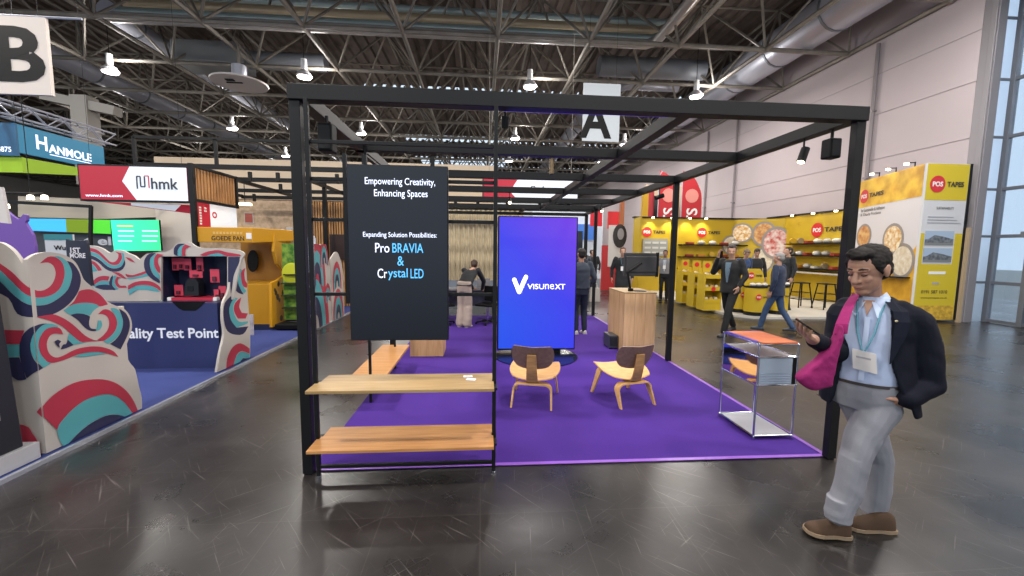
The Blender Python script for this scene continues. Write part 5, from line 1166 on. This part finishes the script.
# ---------------------------------------------------------------- people
def V(*a): return Vector(a)
def cap(t, p0, p1, r0, r1, n=12):
    p0, p1 = Vector(p0), Vector(p1); t.tube([p0, p1], [r0, r1], n); t.sphere(p0, r0, n, 8); t.sphere(p1, r1, n, 8)
def limb(t, pts, rs, n=12):
    for i in range(len(pts)-1): cap(t, pts[i], pts[i+1], rs[i], rs[i+1], n)
def ell(t, c, r, f=(0, -1, 0), u=(0, 0, 1), n=16, m=12):
    """ellipsoid, radii r = (side, forward, up), forward f"""
    c = Vector(c); f = Vector(f).normalized(); u = Vector(u); s = f.cross(u).normalized(); u = s.cross(f)
    rings = []
    for i in range(m+1):
        a = min(max(PI*i/m, .06), PI-.06)
        rings.append([c+s*r[0]*math.sin(a)*math.cos(2*PI*j/n)+f*r[1]*math.sin(a)*math.sin(2*PI*j/n)-u*r[2]*math.cos(a) for j in range(n)])
    t.loft(rings)
def trunk(t, rings, n=24):
    """rings: (centre, half width, half depth, forward dir)"""
    R = []
    for c, a, b, f in rings:
        f = Vector(f).normalized(); s = f.cross(V(0, 0, 1)).normalized(); c = Vector(c)
        R.append([c+s*a*math.copysign(abs(math.cos(q))**.85, math.cos(q))+f*b*math.copysign(abs(math.sin(q))**.85, math.sin(q)) for q in [2*PI*j/n for j in range(n)]])
    t.loft(R)
def fuse(t, name, m, parent, voxel=.012, smooth=4, fold=0.0, fscale=14, local=False, ax=.45, az=1.0):
    o = t.build('tmp_fuse', m, None, local=True)
    md = o.modifiers.new('r', 'REMESH'); md.mode = 'VOXEL'; md.voxel_size = voxel
    ms = o.modifiers.new('s', 'SMOOTH'); ms.factor = .5; ms.iterations = smooth
    bpy.context.view_layer.update()
    me = bpy.data.meshes.new_from_object(o.evaluated_get(bpy.context.evaluated_depsgraph_get())); bpy.data.objects.remove(o)
    if fold:
        me.update(); cs = []
        for v in me.vertices:
            p = v.co; q = Vector((p.x*fscale*ax, p.y*fscale*ax, p.z*fscale*az))
            w_ = noise.noise(q)+.5*noise.noise(Vector((p.x+p.z*.8, p.y-p.z*.5, p.z*.6))*fscale*1.1); cs.append(p+v.normal*fold*w_)
        for v, c in zip(me.vertices, cs): v.co = c
    r = bpy.data.objects.new(name, me); me.name = name; C.objects.link(r)
    if parent is not None:
        r.parent = parent
        if not local: me.transform(worldmat(parent).inverted())
    me.materials.clear()
    for k in (m if isinstance(m, (list, tuple)) else [m]): me.materials.append(k)
    for p in me.polygons: p.use_smooth = True; p.material_index = 0
    return r
def hand(t, w, d, nrm, th, curl=.4, s=1.0, spread=.12):
    """palm from wrist w along d; nrm = palm side; th = side of the thumb"""
    w, d, nrm = Vector(w), Vector(d).normalized(), Vector(nrm).normalized(); th = Vector(th).normalized()
    pe = w+d*.085*s
    for k in range(4): cap(t, w+th*(.018-.012*k)*s, pe+th*(.032-.021*k)*s, .015*s, .0125*s, 10)
    for k, (L_, cu_) in enumerate(((.072, .8), (.08, 1), (.074, 1.1), (.058, 1.25))):
        b = pe+th*(.032-.021*k)*s; dd = (d+th*(spread*(1.5-k)*.5)).normalized(); p = b
        for q, fr in enumerate((.45, .32, .23)):
            dd = (dd+nrm*curl*cu_*(.6 if q == 0 else .8)).normalized(); e = p+dd*L_*fr*s; cap(t, p, e, (.0095-.001*q)*s, (.0088-.001*q)*s, 8); p = e
    b = w+d*.02*s+th*.024*s; dd = (d*.55+th*.75+nrm*.35).normalized(); p = b
    for q, L_ in enumerate((.04, .032, .026)):
        e = p+dd*L_*s; cap(t, p, e, (.014-.002*q)*s, (.012-.002*q)*s, 8); p = e; dd = (dd+d*.35+nrm*curl*.5).normalized()
def head(t, c, f, s=1.0, u=(0, 0, 1)):
    f = Vector(f).normalized(); u0 = Vector(u); l = u0.cross(f).normalized()*-1; l = f.cross(u0).normalized()*-1; u1 = l.cross(f).normalized()
    if u1.dot(u0) < 0: u1 = -u1
    P_ = lambda a, b, z: Vector(c)+l*a*s+f*b*s+u1*z*s
    E_ = lambda a, b, z, r: ell(t, P_(a, b, z), tuple(v*s for v in r), f, u1)
    E_(0, -.012, .03, (.075, .095, .09)); E_(0, .018, -.035, (.058, .07, .075)); E_(0, .05, -.085, (.034, .034, .026))
    E_(0, .068, .028, (.05, .02, .012)); E_(.028, .06, -.02, (.024, .02, .022)); E_(-.028, .06, -.02, (.024, .02, .022))
    cap(t, P_(0, .082, .018), P_(0, .103, -.022), .009*s, .014*s); E_(.011, .092, -.025, (.009, .01, .008)); E_(-.011, .092, -.025, (.009, .01, .008))
    E_(0, .083, -.052, (.022, .01, .006)); E_(0, .081, -.063, (.02, .01, .007))
    for sg in (-1, 1): E_(sg*.076, -.01, .0, (.01, .02, .032)); E_(sg*.08, -.02, .012, (.006, .014, .02))
    return P_, E_, l, u1
def face_bits(P_, l, f, parent, s=1.0, brow='#2b211c', closed=True, beard=None):
    Mb = mat('brow_'+brow.strip('#'), brow, .7)
    for sg in (-1, 1):
        t = MB(); t.tube([P_(sg*.013, .083, .034), P_(sg*.03, .082, .039), P_(sg*.048, .069, .033)], [.0035*s, .0045*s, .0025*s], 8); t.build('eyebrow', Mb, parent, smooth=True)
        t = MB(); ell(t, P_(sg*.03, .068, .012), (.014*s, .012*s, .009*s), f, (0, 0, 1)); t.build('eye', mat('eyelid', '#94695a', .5) if closed else mat('eye_white', '#d8d4d0', .3), parent, smooth=True)
        t = MB(); t.tube([P_(sg*.018, .078, .006), P_(sg*.03, .081, .003), P_(sg*.043, .073, .006)], .0022*s, 6); t.build('eyelashes', Mb, parent, smooth=True)
    t = MB(); t.tube([P_(-.02, .086, -.057), P_(0, .093, -.0575), P_(.02, .086, -.057)], [.001, .0028*s, .001], 8); t.build('lips', mat('lips', '#8f5348', .5), parent, smooth=True)
def hairdo(P_, E_, f, u, c, parent, m, s, long=False, voxel=.01):
    t = MB(); e = lambda a, b, z, r: ell(t, P_(a, b, z), tuple(v*s for v in r), f, u)
    e(0, -.03, .052, (.082, .096, .078)); e(0, -.05, .0, (.075, .07, .075)); e(0, .03, .098, (.055, .05, .026))
    for sg in (-1, 1): e(sg*.066, -.005, .04, (.014, .038, .04)); e(sg*.072, .012, .015, (.006, .01, .02))
    if long:
        for sg in (-1, 0, 1): cap(t, P_(sg*.05, -.05, .0), P_(sg*.055, -.06, -.2), .045*s, .03*s)
    return fuse(t, 'hair', m, parent, voxel*s, 2, local=True)
def shoe(parent, heel, toe, z, m, ms, w=.045, lift=0.0, h=.085, roll=0):
    heel, toe = Vector(heel), Vector(toe); d = (toe-heel); L_ = d.length; d.normalize(); up = V(0, 0, 1); s = d.cross(up).normalized(); upn = s.cross(d).normalized()
    t = MB(); Rg = []
    prof = [(0, .6, .75), (.06, .8, .95), (.2, .9, 1.0), (.38, .82, .95), (.55, .95, .66), (.72, 1.08, .5), (.88, .95, .42), (.97, .6, .33), (1.0, .3, .22)]
    for f_, w_, h_ in prof:
        c = heel+d*L_*f_; Rg.append([c+s*w*w_*math.cos(a)+upn*(.018+max(0, math.sin(a))*h*h_*(1 if True else 1)+min(0, math.sin(a))*.0) for a in [2*PI*k/16 for k in range(16)]])
    t.loft(Rg); o = t.build('shoe', m, parent, smooth=2, sub=1)
    t = MB(); Rg = []
    for f_, w_, h_ in prof:
        c = heel+d*L_*(f_*1.03-.015); Rg.append([c+s*w*w_*1.08*a+upn*(b) for a, b in ((-1, 0), (1, 0), (1, .02), (-1, .02))])
    t.loft(Rg); t.build('sole', ms, o)
    return o

def person(label, loc, rz, h=1.75, skin='#b98a70', hair='#2a211c', top='#22242c', bottom='#1d1f26', shoes='#1c1a1a', grp=None, lean=0.0, stride=0.0, hd=(0, -1, 0), armL=None, armR=None, coat=.0, wide=0.0, shirt=None, long_hair=False, hcol=None, badge=False, bend=0.0, top2=None, vox=.016, width=1.0, bag=None):
    """figure built in its own frame, facing -Y; armL/armR = (elbow, wrist, hand direction)"""
    k = h/1.75
    T = thing('person', label, 'person', loc, rz, grp)
    hip = V(0, .0, .92)*k
    cb, sb_ = math.cos(bend), math.sin(bend)
    def up(x, y, z):      # point of the upper body, bent forward at the hips
        z -= .95; return V(x, y*cb-z*sb_, .95+z*cb+y*sb_)*k
    fwd = V(0, -cb, -sb_) if bend else V(0, -1, 0)
    kn = [V(.09, -.02-stride*.45, .5)*k, V(-.09, -.02+stride*.35, .5)*k]
    an = [V(.09, .03-stride, .09)*k, V(-.09, .03+stride, .09+abs(stride)*.12)*k]
    aL = armL or (up(.27, .03, 1.15), up(.27, -.04, .9), V(0, -.2, -1)); aR = armR or (up(-.27, .03, 1.15), up(-.27, -.04, .9), V(0, -.2, -1))
    aL = [Vector(q)*(1 if i == 2 or armL is None else k) for i, q in enumerate(aL)]; aR = [Vector(q)*(1 if i == 2 or armR is None else k) for i, q in enumerate(aR)]
    sh = [up(.18*width, .01, 1.42), up(-.18*width, .01, 1.42)]
    hc = up(0, -.02, 1.615); hf = Vector(hd)
    t = MB(); P_, E_, l, u1 = head(t, hc, hf, k)
    cap(t, up(0, .01, 1.38), hc-V(0, 0, .05)*k, .055*k, .052*k)
    trunk(t, [(up(0, 0, z), a*k, b*k, (0, -1, 0)) for z, a, b in ((.9, .14, .09), (1.1, .13, .08), (1.3, .15, .09), (1.4, .11, .07))])
    for i, a_ in enumerate((aL, aR)):
        limb(t, [sh[i], a_[0], a_[1]], [.05*k, .042*k, .028*k])
        sd = V(1, 0, 0) if i == 0 else V(-1, 0, 0)
        hand(t, a_[1], a_[2], -sd if abs(Vector(a_[2]).normalized().x) < .8 else V(0, 0, 1), V(0, -1, .15) if abs(Vector(a_[2]).normalized().y) < .8 else V(0, 0, 1), .35, k)
    for i in (0, 1): limb(t, [V(.085 if i == 0 else -.085, 0, .9)*k, kn[i], an[i]], [.07*k, .05*k, .035*k])
    fuse(t, 'body', mat('skin_'+skin.strip('#'), skin, .5), T, .009 if vox > .012 else vox, 2, local=True)
    hairdo(P_, E_, hf, u1, hc, T, mat('hair_'+hair.strip('#'), hair, .7), k, long_hair, .012)
    # top
    t = MB(); hem = .93-coat
    trunk(t, [(up(0, 0, z), a*k*width, b*k, (0, -1, 0)) for z, a, b in ((hem, .195, .135), (1.02, .18, .125), (1.15, .175, .125), (1.3, .185, .128), (1.385, .165, .11), (1.43, .12, .09), (1.46, .075, .07))])
    for i, a_ in enumerate((aL, aR)):
        w_ = a_[1]+(a_[0]-a_[1])*.08; limb(t, [sh[i], a_[0], w_], [.066*k, .056*k, .042*k])
    fuse(t, 'jacket' if shirt else 'top', mat('cloth_'+top.strip('#'), top, .8, sheen=.1), T, vox, 3, fold=.007, fscale=12, local=True)
    if shirt:
        t = MB(); t.prism([up(.055, -.118, 1.40), up(-.055, -.118, 1.40), up(-.045, -.139, 1.25), up(-.012, -.141, 1.02), up(.012, -.141, 1.02), up(.045, -.139, 1.25)], V(0, .05, 0)*k); t.build('shirt', mat('cloth_'+shirt.strip('#'), shirt, .7), T, True, bevel=.004)
    if badge:
        t = MB(); t.box(-.045*k, .045*k, -.152*k, -.146*k, 1.1*k, 1.22*k); t.build('badge', M_white, T, True)
        MB().tube([up(.05, -.10, 1.44), up(.03, -.145, 1.3), up(0, -.15, 1.22), up(-.03, -.145, 1.3), up(-.05, -.10, 1.44)], .005*k, 6).build('lanyard', mat('lanyard', '#4a7a8c', .6), T, True)
    # trousers
    t = MB(); trunk(t, [(V(0, 0, z)*k, a*k, b*k, (0, -1, 0)) for z, a, b in ((.8, .165, .115), (.9, .17, .12), (1.0, .165, .115), (1.04, .15, .105))])
    for i in (0, 1):
        x = .085 if i == 0 else -.085
        limb(t, [V(x, 0, .86)*k, kn[i]+V(0, -.01, 0), an[i]+V(0, 0, .0)], [.092*k, (.068+wide*.5)*k, (.056+wide)*k])
    fuse(t, 'trousers', mat('cloth_'+bottom.strip('#'), bottom, .85), T, vox, 3, fold=.006, fscale=13, local=True)
    ms = mat('sole_'+shoes.strip('#'), '#b9b4ac' if shoes > '#a' else '#1a1a1a', .6)
    for i in (0, 1):
        a = an[i]; o = shoe_local(T, V(a.x, a.y+.07*k, a.z-.09*k), V(a.x*1.15, a.y-.19*k, a.z-.09*k if i == 0 or not stride else a.z-.105*k), mat('shoe_'+shoes.strip('#'), shoes, .5), ms, k)
    return T
def shoe_local(T, h_, t_, m, ms, k):
    M0 = worldmat(T); o = shoe(T, M0 @ h_, M0 @ t_, 0, m, ms, w=.045*k, h=.075*k)
    return o
def face_dir(dx, dy): return math.atan2(dx, -dy)
def gp(px, py): p = at(px, py, Z=0); return (p.x, p.y, 0)
q = at(728, 333, Z=0)
pA = person('man in an open black jacket holding a phone to his ear before the yellow booth', (5.08, 7.95, 0), face_dir(-.88, -.47), 1.85, '#b98f78', '#3a3230', '#111113', '#0e0e10', '#141416', stride=.32, hd=(.55, -1, -.25), shirt='#5f7484', coat=.12,
    armR=((-.30, -.1, 1.2), (-.16, -.2, 1.5), (.25, .05, 1)), armL=((.27, .03, 1.15), (.22, -.1, .95), (-.2, -.3, -1)))
t = MB(); t.box(-.135, -.12, -.2, -.13, 1.56, 1.71); put(t.build('phone', M_black2, pA, True))
person('grey-haired man in a dark blue blazer and jeans walking past the yellow booth', (6.33, 8.25, 0), face_dir(-.55, .83), 1.70, '#b58a74', '#8d8a88', '#1e2a44', '#34496a', '#2b3442', stride=.29, hd=(.25, -1, -.1), coat=.14, width=1.12)
person('man in a dark grey sweater standing with his back turned right of the blue screen', (2.0, 8.05, 0), face_dir(-.15, 1), 1.74, '#9c7460', '#191516', '#2b3442', '#20283c', '#c8c4be', armL=((.27, .06, 1.14), (.16, -.08, .97), (-.3, -.5, -.6)), armR=((-.27, .06, 1.14), (-.16, -.08, .97), (.3, -.5, -.6)))
person('person with dark hair, black top and wide beige trousers bending over the grey desk', (-.36, 8.8, 0), face_dir(.45, 1), 1.68, '#c09680', '#4a3a30', '#17181d', '#a8988c', '#d8d2c8', bend=.85, wide=.045, hd=(.3, -.8, -.5), armL=((.2, -.62, 1.0), (.12, -.7, .80), (0, -1, -.2)), armR=((-.2, -.62, 1.0), (-.12, -.7, .80), (0, -1, -.2)))
person('man in a black coat facing the booth behind the oak counter, badge on his chest', (3.95, 11.2, 0), face_dir(-.3, -1), 1.80, '#b08a76', '#6a4a38', '#16171c', '#1b1c22', '#141416', coat=.3, badge=True, shirt='#2a2b33')
person('man in a grey jacket and black trousers standing left of the middle right post', (6.2, 13.4, 0), face_dir(-.6, -1), 1.74, '#8f6a58', '#1b1718', '#77767a', '#18181c', '#141416', shirt='#b4b8c0', badge=True)
person('man in a blue shirt bent over the yellow tub behind the man on the phone', (7.45, 11.2, .06), face_dir(.1, -1), 1.74, '#a88270', '#6b5a4c', '#2a4470', '#1c2233', '#141416', bend=.25, hd=(0, -.8, -.6))
person('bearded man in a black top standing behind the yellow tub beside the blue shirt', (8.1, 11.5, .06), face_dir(-.2, -1), 1.74, '#a07a66', '#2b2220', '#15161a', '#1a1b20', '#141416', hd=(-.3, -.8, -.4))
person('man in a black suit standing right behind the grey-haired man', (8.7, 11.0, .06), face_dir(-1, .1), 1.80, '#b08a76', '#2a2320', '#17191f', '#17191f', '#141416', coat=.14)
# crowd farther back between the blue screen and the yellow pillar
crowd = [((3.15, 12.4), (-.2, 1), '#1f2836', '#171a20', '#2a1f1a', 'person in a dark blue top with a white belt line left of the white bag'), ((3.6, 14.2), (.2, -1), '#4a4440', '#2a2c34', '#5b4334', 'person in a brown top in the crowd right of the blue screen'),
         ((4.5, 16.2), (-.4, -1), '#232428', '#2c3242', '#2a2220', 'person in a dark top deep in the crowd beside the round graphic'), ((2.95, 15.5), (0, -1), '#5c2e2a', '#24262e', '#3a2a24', 'person in a dark red top at the left of the crowd'),
         ((5.05, 18.5), (.3, 1), '#3b4558', '#3a3f4a', '#1f1a18', 'person in a blue grey top farthest back in the crowd'), ((4.3, 19.5), (1, 0), '#8c8a86', '#2a2c30', '#2a2220', 'person in a light grey top far back in the crowd')]
for (x, y), d, tp, bt, hr, lab in crowd:
    person(lab, (x, y, 0), face_dir(*d), 1.72, '#a8806c', hr, tp, bt, '#17171a', grp=None, vox=.022)
cb = thing('carrier_bag', 'white carrier bag standing on the floor behind the left of the oak counter', 'bag', (3.75, 13.2, 0))
MB().prism([(3.58, 13.1, 0), (3.92, 13.1, 0), (3.9, 13.15, .45), (3.6, 13.15, .45)], (0, .14, 0)).build('body', mat('bag_white', '#b4aea8', .5), cb, bevel=.01)
MB().tube([(3.66, 13.17, .44), (3.69, 13.17, .6), (3.81, 13.17, .6), (3.84, 13.17, .44)], .008, 6).build('handle', M_white, cb)

# ---------------- the man walking past in front
def W(px, py, y): return at(px, py, Y=y)
F = V(-.80, -.60, 0).normalized(); S = V(.60, -.80, 0).normalized()     # forward, his left
MM = thing('person', 'man in a navy blazer and pale grey trousers walking left while looking at his phone', 'person', (2.25, 2.18, 0))
sk = mat('skin_tan', '#a87f69', .48, bump=.05, scale=60)
nk = V(2.285, 2.21, 1.42)
hf = V(-.92, -.24, -.33).normalized(); hc = W(867.5, 271, 2.17)
shL, shR = W(917, 317, 2.06), W(842, 318, 2.33)
elL, wrL = W(931, 384, 2.01), W(905, 401, 2.0)
elR, wrR = W(838, 352, 2.22), W(812, 339, 2.05)
hipL, hipR = W(879, 402, 2.12), W(859, 398, 2.22)
knF, anF = W(854, 457, 2.10), W(838, 514, 2.11)
knR, anR = W(879, 458, 2.22), W(873, 508, 2.25)
HS = 1.14
t = MB(); P_, E_, hl, hu = head(t, hc, hf, HS)
limb(t, [nk+V(.01, .01, -.06), nk+V(-.005, 0, .02), hc-F*(-.0)+V(.035, .01, -.075)], [.060, .052, .050])
trunk(t, [((nk.x+.01, nk.y, z), a, b, F) for z, a, b in ((.95, .14, .09), (1.15, .14, .09), (1.3, .16, .1), (1.39, .11, .07))])
limb(t, [shL, elL, wrL], [.05, .04, .03]); limb(t, [shR, elR, wrR], [.05, .04, .029])
hdR = (W(797, 329, 1.98)-wrR).normalized(); pnR = (V(.55, -.25, .8)-hdR*V(.55, -.25, .8).dot(hdR)).normalized(); thR = hdR.cross(pnR).normalized()
thR = thR if thR.y > 0 else -thR
hand(t, wrR, hdR, pnR, thR, .5, 1.05, .05)
hand(t, wrL, V(2.31, 2.13, .79)-wrL, S*-1, V(-.7, -.3, .5), .2, 1.0)
limb(t, [hipL, knF, anF], [.07, .05, .038]); limb(t, [hipR, knR, anR], [.07, .05, .038])
fuse(t, 'body', sk, MM, .0045, 3)
face_bits(P_, hl, hf, MM, HS)
t = MB()
e = lambda a, b, z, r: ell(t, P_(a, b, z), tuple(v*HS for v in r), hf, hu)
e(0, -.028, .052, (.083, .098, .079)); e(0, -.052, .0, (.076, .07, .07)); e(0, .035, .104, (.058, .054, .028)); e(.01, .062, .104, (.04, .032, .02))
for sg in (-1, 1): e(sg*.067, .0, .045, (.014, .045, .042)); e(sg*.073, .016, .012, (.006, .010, .024))
hr_ = fuse(t, 'hair', mat('hair_dark', '#15110f', .75, col2='#242020', scale=60, spec=.25), MM, .0055, 2, fold=.004, fscale=80)
# shirt: inner trunk with open collar
M_shirt = mat('shirt_blue', '#aebcd8', .7, bump=.08, scale=30); M_tr = mat('trousers_grey', '#85868d', .9, bump=.12, scale=90, spec=.2); M_bl = mat('blazer_navy', '#10131f', .85, bump=.1, scale=120, spec=.2)
pc_ = V(2.262, 2.185, 0)
def C_(z):   # centre line of the trunk, slightly leaning
    return V(2.262+(z-.9)*.03, 2.185+(z-.9)*.02, z)
t = MB(); trunk(t, [(C_(z), a, b, F) for z, a, b in ((.93, .155, .12), (.97, .166, .131), (1.1, .165, .128), (1.25, .178, .12), (1.36, .16, .10), (1.42, .095, .075), (1.45, .066, .062))])
fuse(t, 'shirt', M_shirt, MM, .007, 3, fold=.003, fscale=20)
for sg in (-1, 1):
    o_ = nk+V(-.012, -.008, 0); fl = [o_+S*sg*.062-F*.02+V(0, 0, .055), o_+F*.078+S*sg*.014+V(0, 0, .0), o_+F*.118+S*sg*.048+V(0, 0, -.085), o_+S*sg*.10+F*.045+V(0, 0, -.03), o_+S*sg*.09-F*.02+V(0, 0, .01)]
    MB().prism(fl, F*.008+V(0, 0, .004)).build('collar', mat('shirt_collar', '#bccae4', .6), MM, bevel=.002)
o_ = nk+V(-.012, -.008, 0); MB().prism([o_+F*.07+S*.026+V(0, 0, .012), o_+F*.07-S*.026+V(0, 0, .012), o_+F*.108+V(0, 0, -.075)], F*.006).build('open_neckline', sk, MM)
t = MB(); t.prism([C_(1.34)+F*.121+S*.012, C_(1.34)+F*.121-S*.012, C_(1.1)+F*.134-S*.012, C_(.98)+F*.137-S*.012, C_(.98)+F*.137+S*.012, C_(1.1)+F*.134+S*.012], F*.003); t.build('placket', mat('shirt_collar', '#bccae4'), MM)
# belt line and trousers
t = MB(); trunk(t, [(C_(z)+V(-.003, 0, 0), a, b, F) for z, a, b in ((.80, .135, .105), (.86, .168, .125), (.92, .172, .134), (.965, .168, .132))])
limb(t, [hipL+V(0, 0, -.03), hipL*.45+knF*.55, knF+V(.01, 0, 0), knF*.4+anF*.6+V(.02, 0, 0), anF+V(.0, 0, .01)], [.104, .09, .078, .072, .068], 16)
limb(t, [hipR+V(0, 0, -.03), hipR*.45+knR*.55, knR, knR*.4+anR*.6+V(.012, 0, 0), anR+V(.005, 0, .02)], [.098, .084, .072, .07, .068], 16)
for a_ in (anF, anR): t.tube([a_+V(.006, 0, .10), a_+V(.004, 0, -.03)], [.066, .067], 18)
fuse(t, 'trousers', M_tr, MM, .006, 2, fold=.0055, fscale=13, ax=1.3, az=.55)
t = MB(); n = 40
Rg = [[C_(.957)+S*(.178+dr)*math.cos(2*PI*i/n)+F*(.141+dr)*math.sin(2*PI*i/n)+V(0, 0, z) for z, dr in ((-.008, -.004), (.008, -.004), (.008, .001), (-.008, .001))] for i in range(n)]
t.loft(Rg, False, True); t.build('belt', mat('belt', '#3a3330', .5), MM)
# blazer: open shell
def shell(prof, n=40):
    """prof rows: z, half width, half depth, open angle left, open angle right (radians from forward), shift"""
    Rg = []
    for z, a, b, ol, orr, sh in prof:
        c = C_(z)+sh; outer = []; inner = []
        for i in range(n+1):
            q = ol+(2*PI-ol-orr)*i/n; d = F*math.cos(q)*b+S*math.sin(q)*a; outer.append(c+d); inner.append(c+d*(1-.016/max(d.length, .05)))
        Rg.append(outer+inner[::-1])
    return Rg
R = math.radians
t = MB()
t.loft(shell([(.80, .235, .185, R(70), R(42), V(.03, .0, 0)), (.86, .232, .18, R(62), R(36), V(.025, 0, 0)), (.95, .222, .17, R(48), R(32), V(.015, 0, 0)), (1.05, .21, .162, R(38), R(30), V(.01, 0, 0)), (1.15, .205, .155, R(34), R(30), V(0, 0, 0)),
              (1.25, .212, .15, R(32), R(30), V(0, 0, 0)), (1.33, .215, .138, R(30), R(30), V(0, 0, 0)), (1.385, .19, .115, R(30), R(32), V(0, 0, 0)), (1.425, .125, .085, R(42), R(45), V(0, 0, 0)), (1.45, .09, .075, R(70), R(70), V(0, 0, 0))]))
limb(t, [C_(1.385)+S*.12, shL+V(-.03, .0, -.01), shL+V(0, 0, -.035)], [.055, .075, .082], 16); limb(t, [C_(1.38)-S*.12, shR+V(0, 0, -.01)], [.055, .073], 16)
limb(t, [shL+V(0, 0, -.035), shL*.5+elL*.5+V(.012, 0, 0), elL, elL*.45+wrL*.55, wrL+V(.012, 0, .012)], [.08, .074, .063, .057, .05], 16)
limb(t, [shR+V(0, 0, -.01), shR*.5+elR*.5, elR, elR*.5+wrR*.5, wrR+(elR-wrR)*.12], [.074, .066, .058, .05, .043], 16)
fuse(t, 'blazer', M_bl, MM, .006, 3, fold=.006, fscale=13, ax=1.0, az=.8)
for sg, o0 in ((1, R(32)), (-1, R(30))):
    rows = []
    for z, a, b, wd in ((1.43, .11, .085, .9), (1.385, .188, .122, .42), (1.33, .216, .146, .36), (1.25, .214, .158, .30), (1.17, .208, .162, .16), (1.10, .21, .167, .03)):
        c = C_(z); q0, q1 = o0*sg, (o0+wd)*sg; rows.append([c+F*math.cos(q)*b+S*math.sin(q)*a for q in (q0, (q0+q1)/2, q1)])
    t = MB(); vs = [p for r_ in rows for p in r_]+[p+F*.006 for r_ in rows for p in r_]; m_ = len(rows)*3; fs = []
    for i in range(len(rows)-1):
        for j in (0, 1):
            a_ = i*3+j; fs += [(a_, a_+1, a_+4, a_+3), (m_+a_+3, m_+a_+4, m_+a_+1, m_+a_)]
        fs += [(i*3, (i+1)*3, m_+(i+1)*3, m_+i*3), (i*3+2, m_+i*3+2, m_+(i+1)*3+2, (i+1)*3+2)]
    t.add(vs, fs); t.build('lapel', mat('blazer_lapel', '#121624', .85, spec=.2), MM)
p = C_(1.335)+F*.13+S*.12; MB().sphere(p, .007, 8, 6).build('lapel_pin', mat('pin_gold', '#e0cfa0', .3, .8), MM)
# lanyard and badge
by = C_(1.08)+F*.152-S*.005
for sg in (-1, 1):
    MB().tube([C_(1.43)+S*sg*.062+F*.05, C_(1.36)+S*sg*.05+F*.108, C_(1.25)+S*sg*.036+F*.132, C_(1.15)+F*.150+S*sg*.006], [.006, .006, .006, .005], 6).build('lanyard', mat('lanyard_teal', '#5e95a8', .6), MM, smooth=True)
t = MB(); a = C_(1.145)+F*.152; rt = S*-1; dn = V(0, 0, -1); 
q = [a+rt*-.055, a+rt*.05+V(0, 0, .012), a+rt*.038+dn*.10, a+rt*-.068+dn*.112]; t.prism(q, F*.004)
t.m(1).prism([a+F*.0045+rt*-.035+dn*.03, a+F*.0045+rt*.03+dn*.025, a+F*.0045+rt*.028+dn*.035, a+F*.0045+rt*-.037+dn*.04], F*.0005)
t.build('badge', [mat('badge_white', '#dcd8d4', .4), mat('badge_print', '#a8a6aa', .5)], MM)
# shoes
M_su = mat('suede_brown', '#463323', .9, bump=.2, scale=120); M_so = mat('crepe_sole', '#8b7760', .7)
hF = at(848, 536, Z=.004); tF = at(808, 531, Z=.035); shoe(MM, (hF.x, hF.y, .004), (tF.x, tF.y+.02, .02), 0, M_su, M_so, w=.052, h=.10)
hR_ = at(893, 531, Z=0); tR = at(846, 527, Z=0); shoe(MM, (hR_.x, hR_.y, .004), (tR.x, tR.y, .003), 0, M_su, M_so, w=.050, h=.10)
# phone in the hand
ph = thing('smartphone', 'black smartphone held in the right hand of the walking man', 'phone', tuple(W(800, 328, 2.0)))
n_ = pnR; d_ = -hdR; s_ = d_.cross(n_).normalized(); c_ = wrR+hdR*.118+pnR*.034; a, b_ = c_-d_*.078, c_+d_*.078
MB().prism([a-s_*.036, b_-s_*.036, b_+s_*.036, a+s_*.036], n_*.009).build('housing', M_black2, ph, bevel=.003); MB().prism([a-s_*.033+n_*.0092+d_*.004, b_-s_*.033+n_*.0092-d_*.004, b_+s_*.033+n_*.0092-d_*.004, a+s_*.033+n_*.0092+d_*.004], n_*.0004).build('display', mat('phone_glass', '#101218', .08), ph)
# pink bag with strap over the shoulder
M_pk = mat('bag_pink', '#8d2560', .85, bump=.5, scale=18, spec=.2); M_pd2 = mat('bag_pink', '#b8337d')
bg = thing('tote_bag', 'bright pink cloth bag hanging from the walking man\'s right shoulder', 'bag', tuple(W(820, 390, 2.08)))
Yb = 2.06
out = [(841, 324), (837, 334), (830, 346), (819, 357), (806, 368), (797, 376), (796, 380), (803, 386), (811, 390), (822, 388), (830, 386), (833, 370), (837, 350), (842, 334)]
ctr = W(826, 362, Yb); Rg = []
pts = [W(x, y, Yb) for x, y in [tuple(q) for q in smoothp(out, 3)]]
for sc_, off in ((.7, -.036), (.88, -.032), (.97, -.02), (1.0, 0), (.97, .02), (.88, .035), (.7, .04)): Rg.append([ctr+(p-ctr)*sc_+V(.25, 1, 0)*off for p in pts])
t = MB(); t.loft(Rg); fuse(t, 'body', M_pk, bg, .0055, 2, fold=.004, fscale=24)
t = MB(); path = [W(862, 294, 2.32), W(857, 293, 2.24), W(851, 301, 2.16), W(846, 312, 2.11), W(842, 324, 2.07), W(840, 334, 2.06)]
rows = []
for i, p in enumerate(path):
    wv_ = .016+.003*i; rows.append([p+V(-.6, .5, -.1).normalized()*wv_*a+V(-.4, -.8, .1)*.006*b for a, b in ((-1, -1), (1, -1), (1, 1), (-1, 1))])
t.loft(rows); t.build('strap', M_pk, bg, bevel=.002, sub=1)
